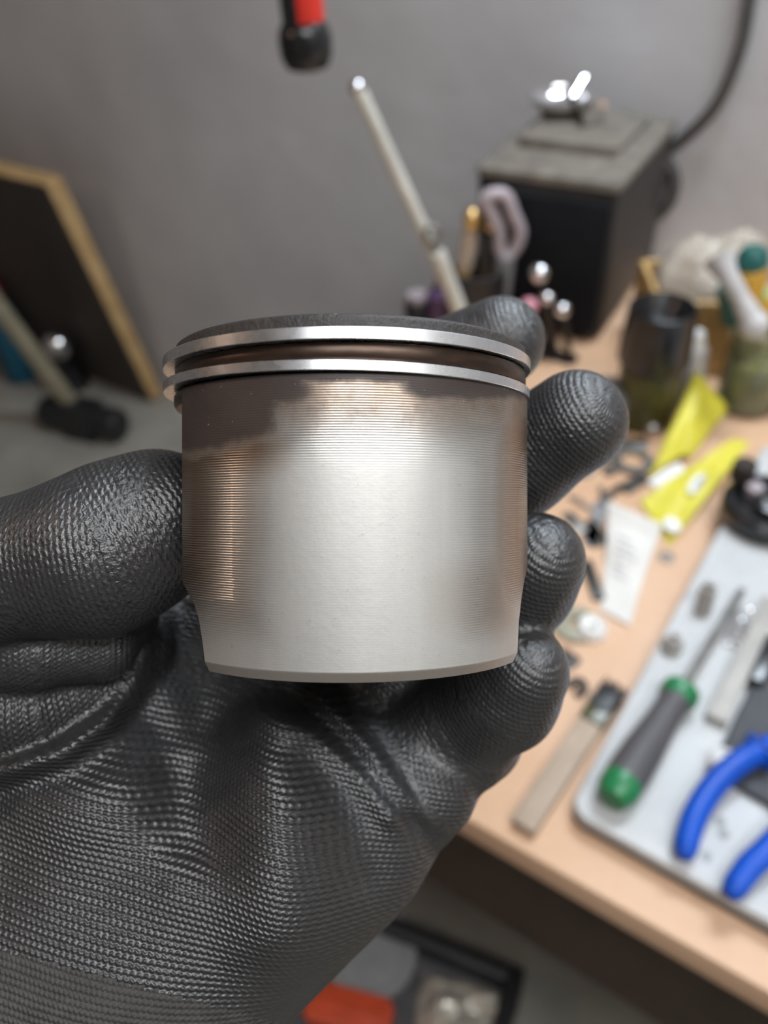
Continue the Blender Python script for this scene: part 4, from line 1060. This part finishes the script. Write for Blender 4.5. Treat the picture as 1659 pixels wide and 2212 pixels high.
pxv = CX+HV[:, 0]*F_PX/(140-HV[:, 2]); pyv = CY-HV[:, 1]*F_PX/(140-HV[:, 2])
is_cuff = (pyv > 2055+0.26*pxv)

m, nt, N, L, b = node_mat('glove_coating'); tc = N.new('ShaderNodeTexCoord')
at = N.new('ShaderNodeAttribute'); at.attribute_name = 'knit'; sx = N.new('ShaderNodeSeparateXYZ'); L.new(at.outputs['Vector'], sx.inputs[0])
def glove_nodes(p_row, q_st, dist, base, light, rough):
    wob = math_node('MULTIPLY', math_node('SUBTRACT', noise(130, 3), 0.5), 1.5)
    vph = math_node('ADD', math_node('MULTIPLY', sx.outputs[1], 2*math.pi/p_row), wob)
    uph = math_node('MULTIPLY', sx.outputs[0], 2*math.pi/q_st)
    rowv = math_node('ADD', vph, math_node('MULTIPLY', math_node('SINE', uph), 0.55))
    row = math_node('MULTIPLY_ADD', math_node('SINE', rowv), 0.5, 0.5)
    bead = math_node('MULTIPLY_ADD', math_node('SINE', math_node('ADD', uph, math_node('MULTIPLY', vph, 0.5))), 0.28, 0.72)
    hgt = math_node('MULTIPLY', math_node('MULTIPLY', row, bead), sx.outputs[2])
    fine = noise(2600, 3); big = noise(240, 4)
    lea = math_node('MULTIPLY', noise(850, 3, 0.5), math_node('MULTIPLY', math_node('SUBTRACT', 1.15, sx.outputs[2]), 1.9))
    hgt = math_node('ADD', hgt, lea)
    h2 = math_node('ADD', hgt, math_node('ADD', math_node('MULTIPLY', fine, 0.42), math_node('MULTIPLY', big, 0.8)))
    bp = N.new('ShaderNodeBump'); bp.inputs['Distance'].default_value = dist; bp.inputs['Strength'].default_value = 1.0
    L.new(h2, bp.inputs['Height']); L.new(bp.outputs['Normal'], b.inputs['Normal'])
    c_ = mixc(math_node('MULTIPLY', fine, big), base, light)
    L.new(c_, b.inputs['Base Color'])
    L.new(math_node('ADD', rough, math_node('MULTIPLY', big, 0.18)), b.inputs['Roughness'])
    return h2
glove_nodes(0.98, 1.10, 0.00024, (0.014, 0.014, 0.015), (0.044, 0.044, 0.045), 0.25)
b.inputs['Specular IOR Level'].default_value = 0.85
m, nt, N, L, b = node_mat('glove_cuff'); tc = N.new('ShaderNodeTexCoord')
at = N.new('ShaderNodeAttribute'); at.attribute_name = 'knit'; sx = N.new('ShaderNodeSeparateXYZ'); L.new(at.outputs['Vector'], sx.inputs[0])
glove_nodes(1.0, 0.9, 0.00028, (0.018, 0.018, 0.017), (0.12, 0.115, 0.105), 0.6)

hand = None
def hand_part(name, fmask, m, parent):
    q = HQ[fmask]; used = np.unique(q); remap = np.full(len(HV), -1); remap[used] = np.arange(len(used))
    me = bpy.data.meshes.new(name); me.from_pydata((HV[used]*MM).tolist(), [], remap[q].tolist()); me.update()
    a = me.attributes.new('knit', 'FLOAT_VECTOR', 'POINT'); a.data.foreach_set('vector', knit[used].ravel())
    me.materials.append(MATS[m]); me.polygons.foreach_set('use_smooth', [True]*len(me.polygons))
    o = bpy.data.objects.new(name, me); C.objects.link(o)
    if parent is None: o.matrix_world = FR
    else: o.parent = parent
    return o
fc = is_cuff[HQ].sum(1) >= 2
hand = hand_part('gloved_hand', ~fc, 'glove_coating', None)
tag(hand, 'left hand in a black coated knit work glove gripping the piston', 'hand')
cuff = hand_part('cuff', fc, 'glove_cuff', hand); cuff['label'] = 'uncoated speckled knit cuff of the glove'

# sleeve over the wrist, running back towards the person
sl = MB().tube([(-0.070, -0.118, -0.014), (-0.082, -0.155, 0.006), (-0.105, -0.235, 0.060), (-0.135, -0.330, 0.130)], [0.030, 0.037, 0.044, 0.050], seg=32)
so = sl.build('sleeve', 'sleeve', None, raw=True); so.parent = hand; so['label'] = 'dark fabric sleeve over the wrist'
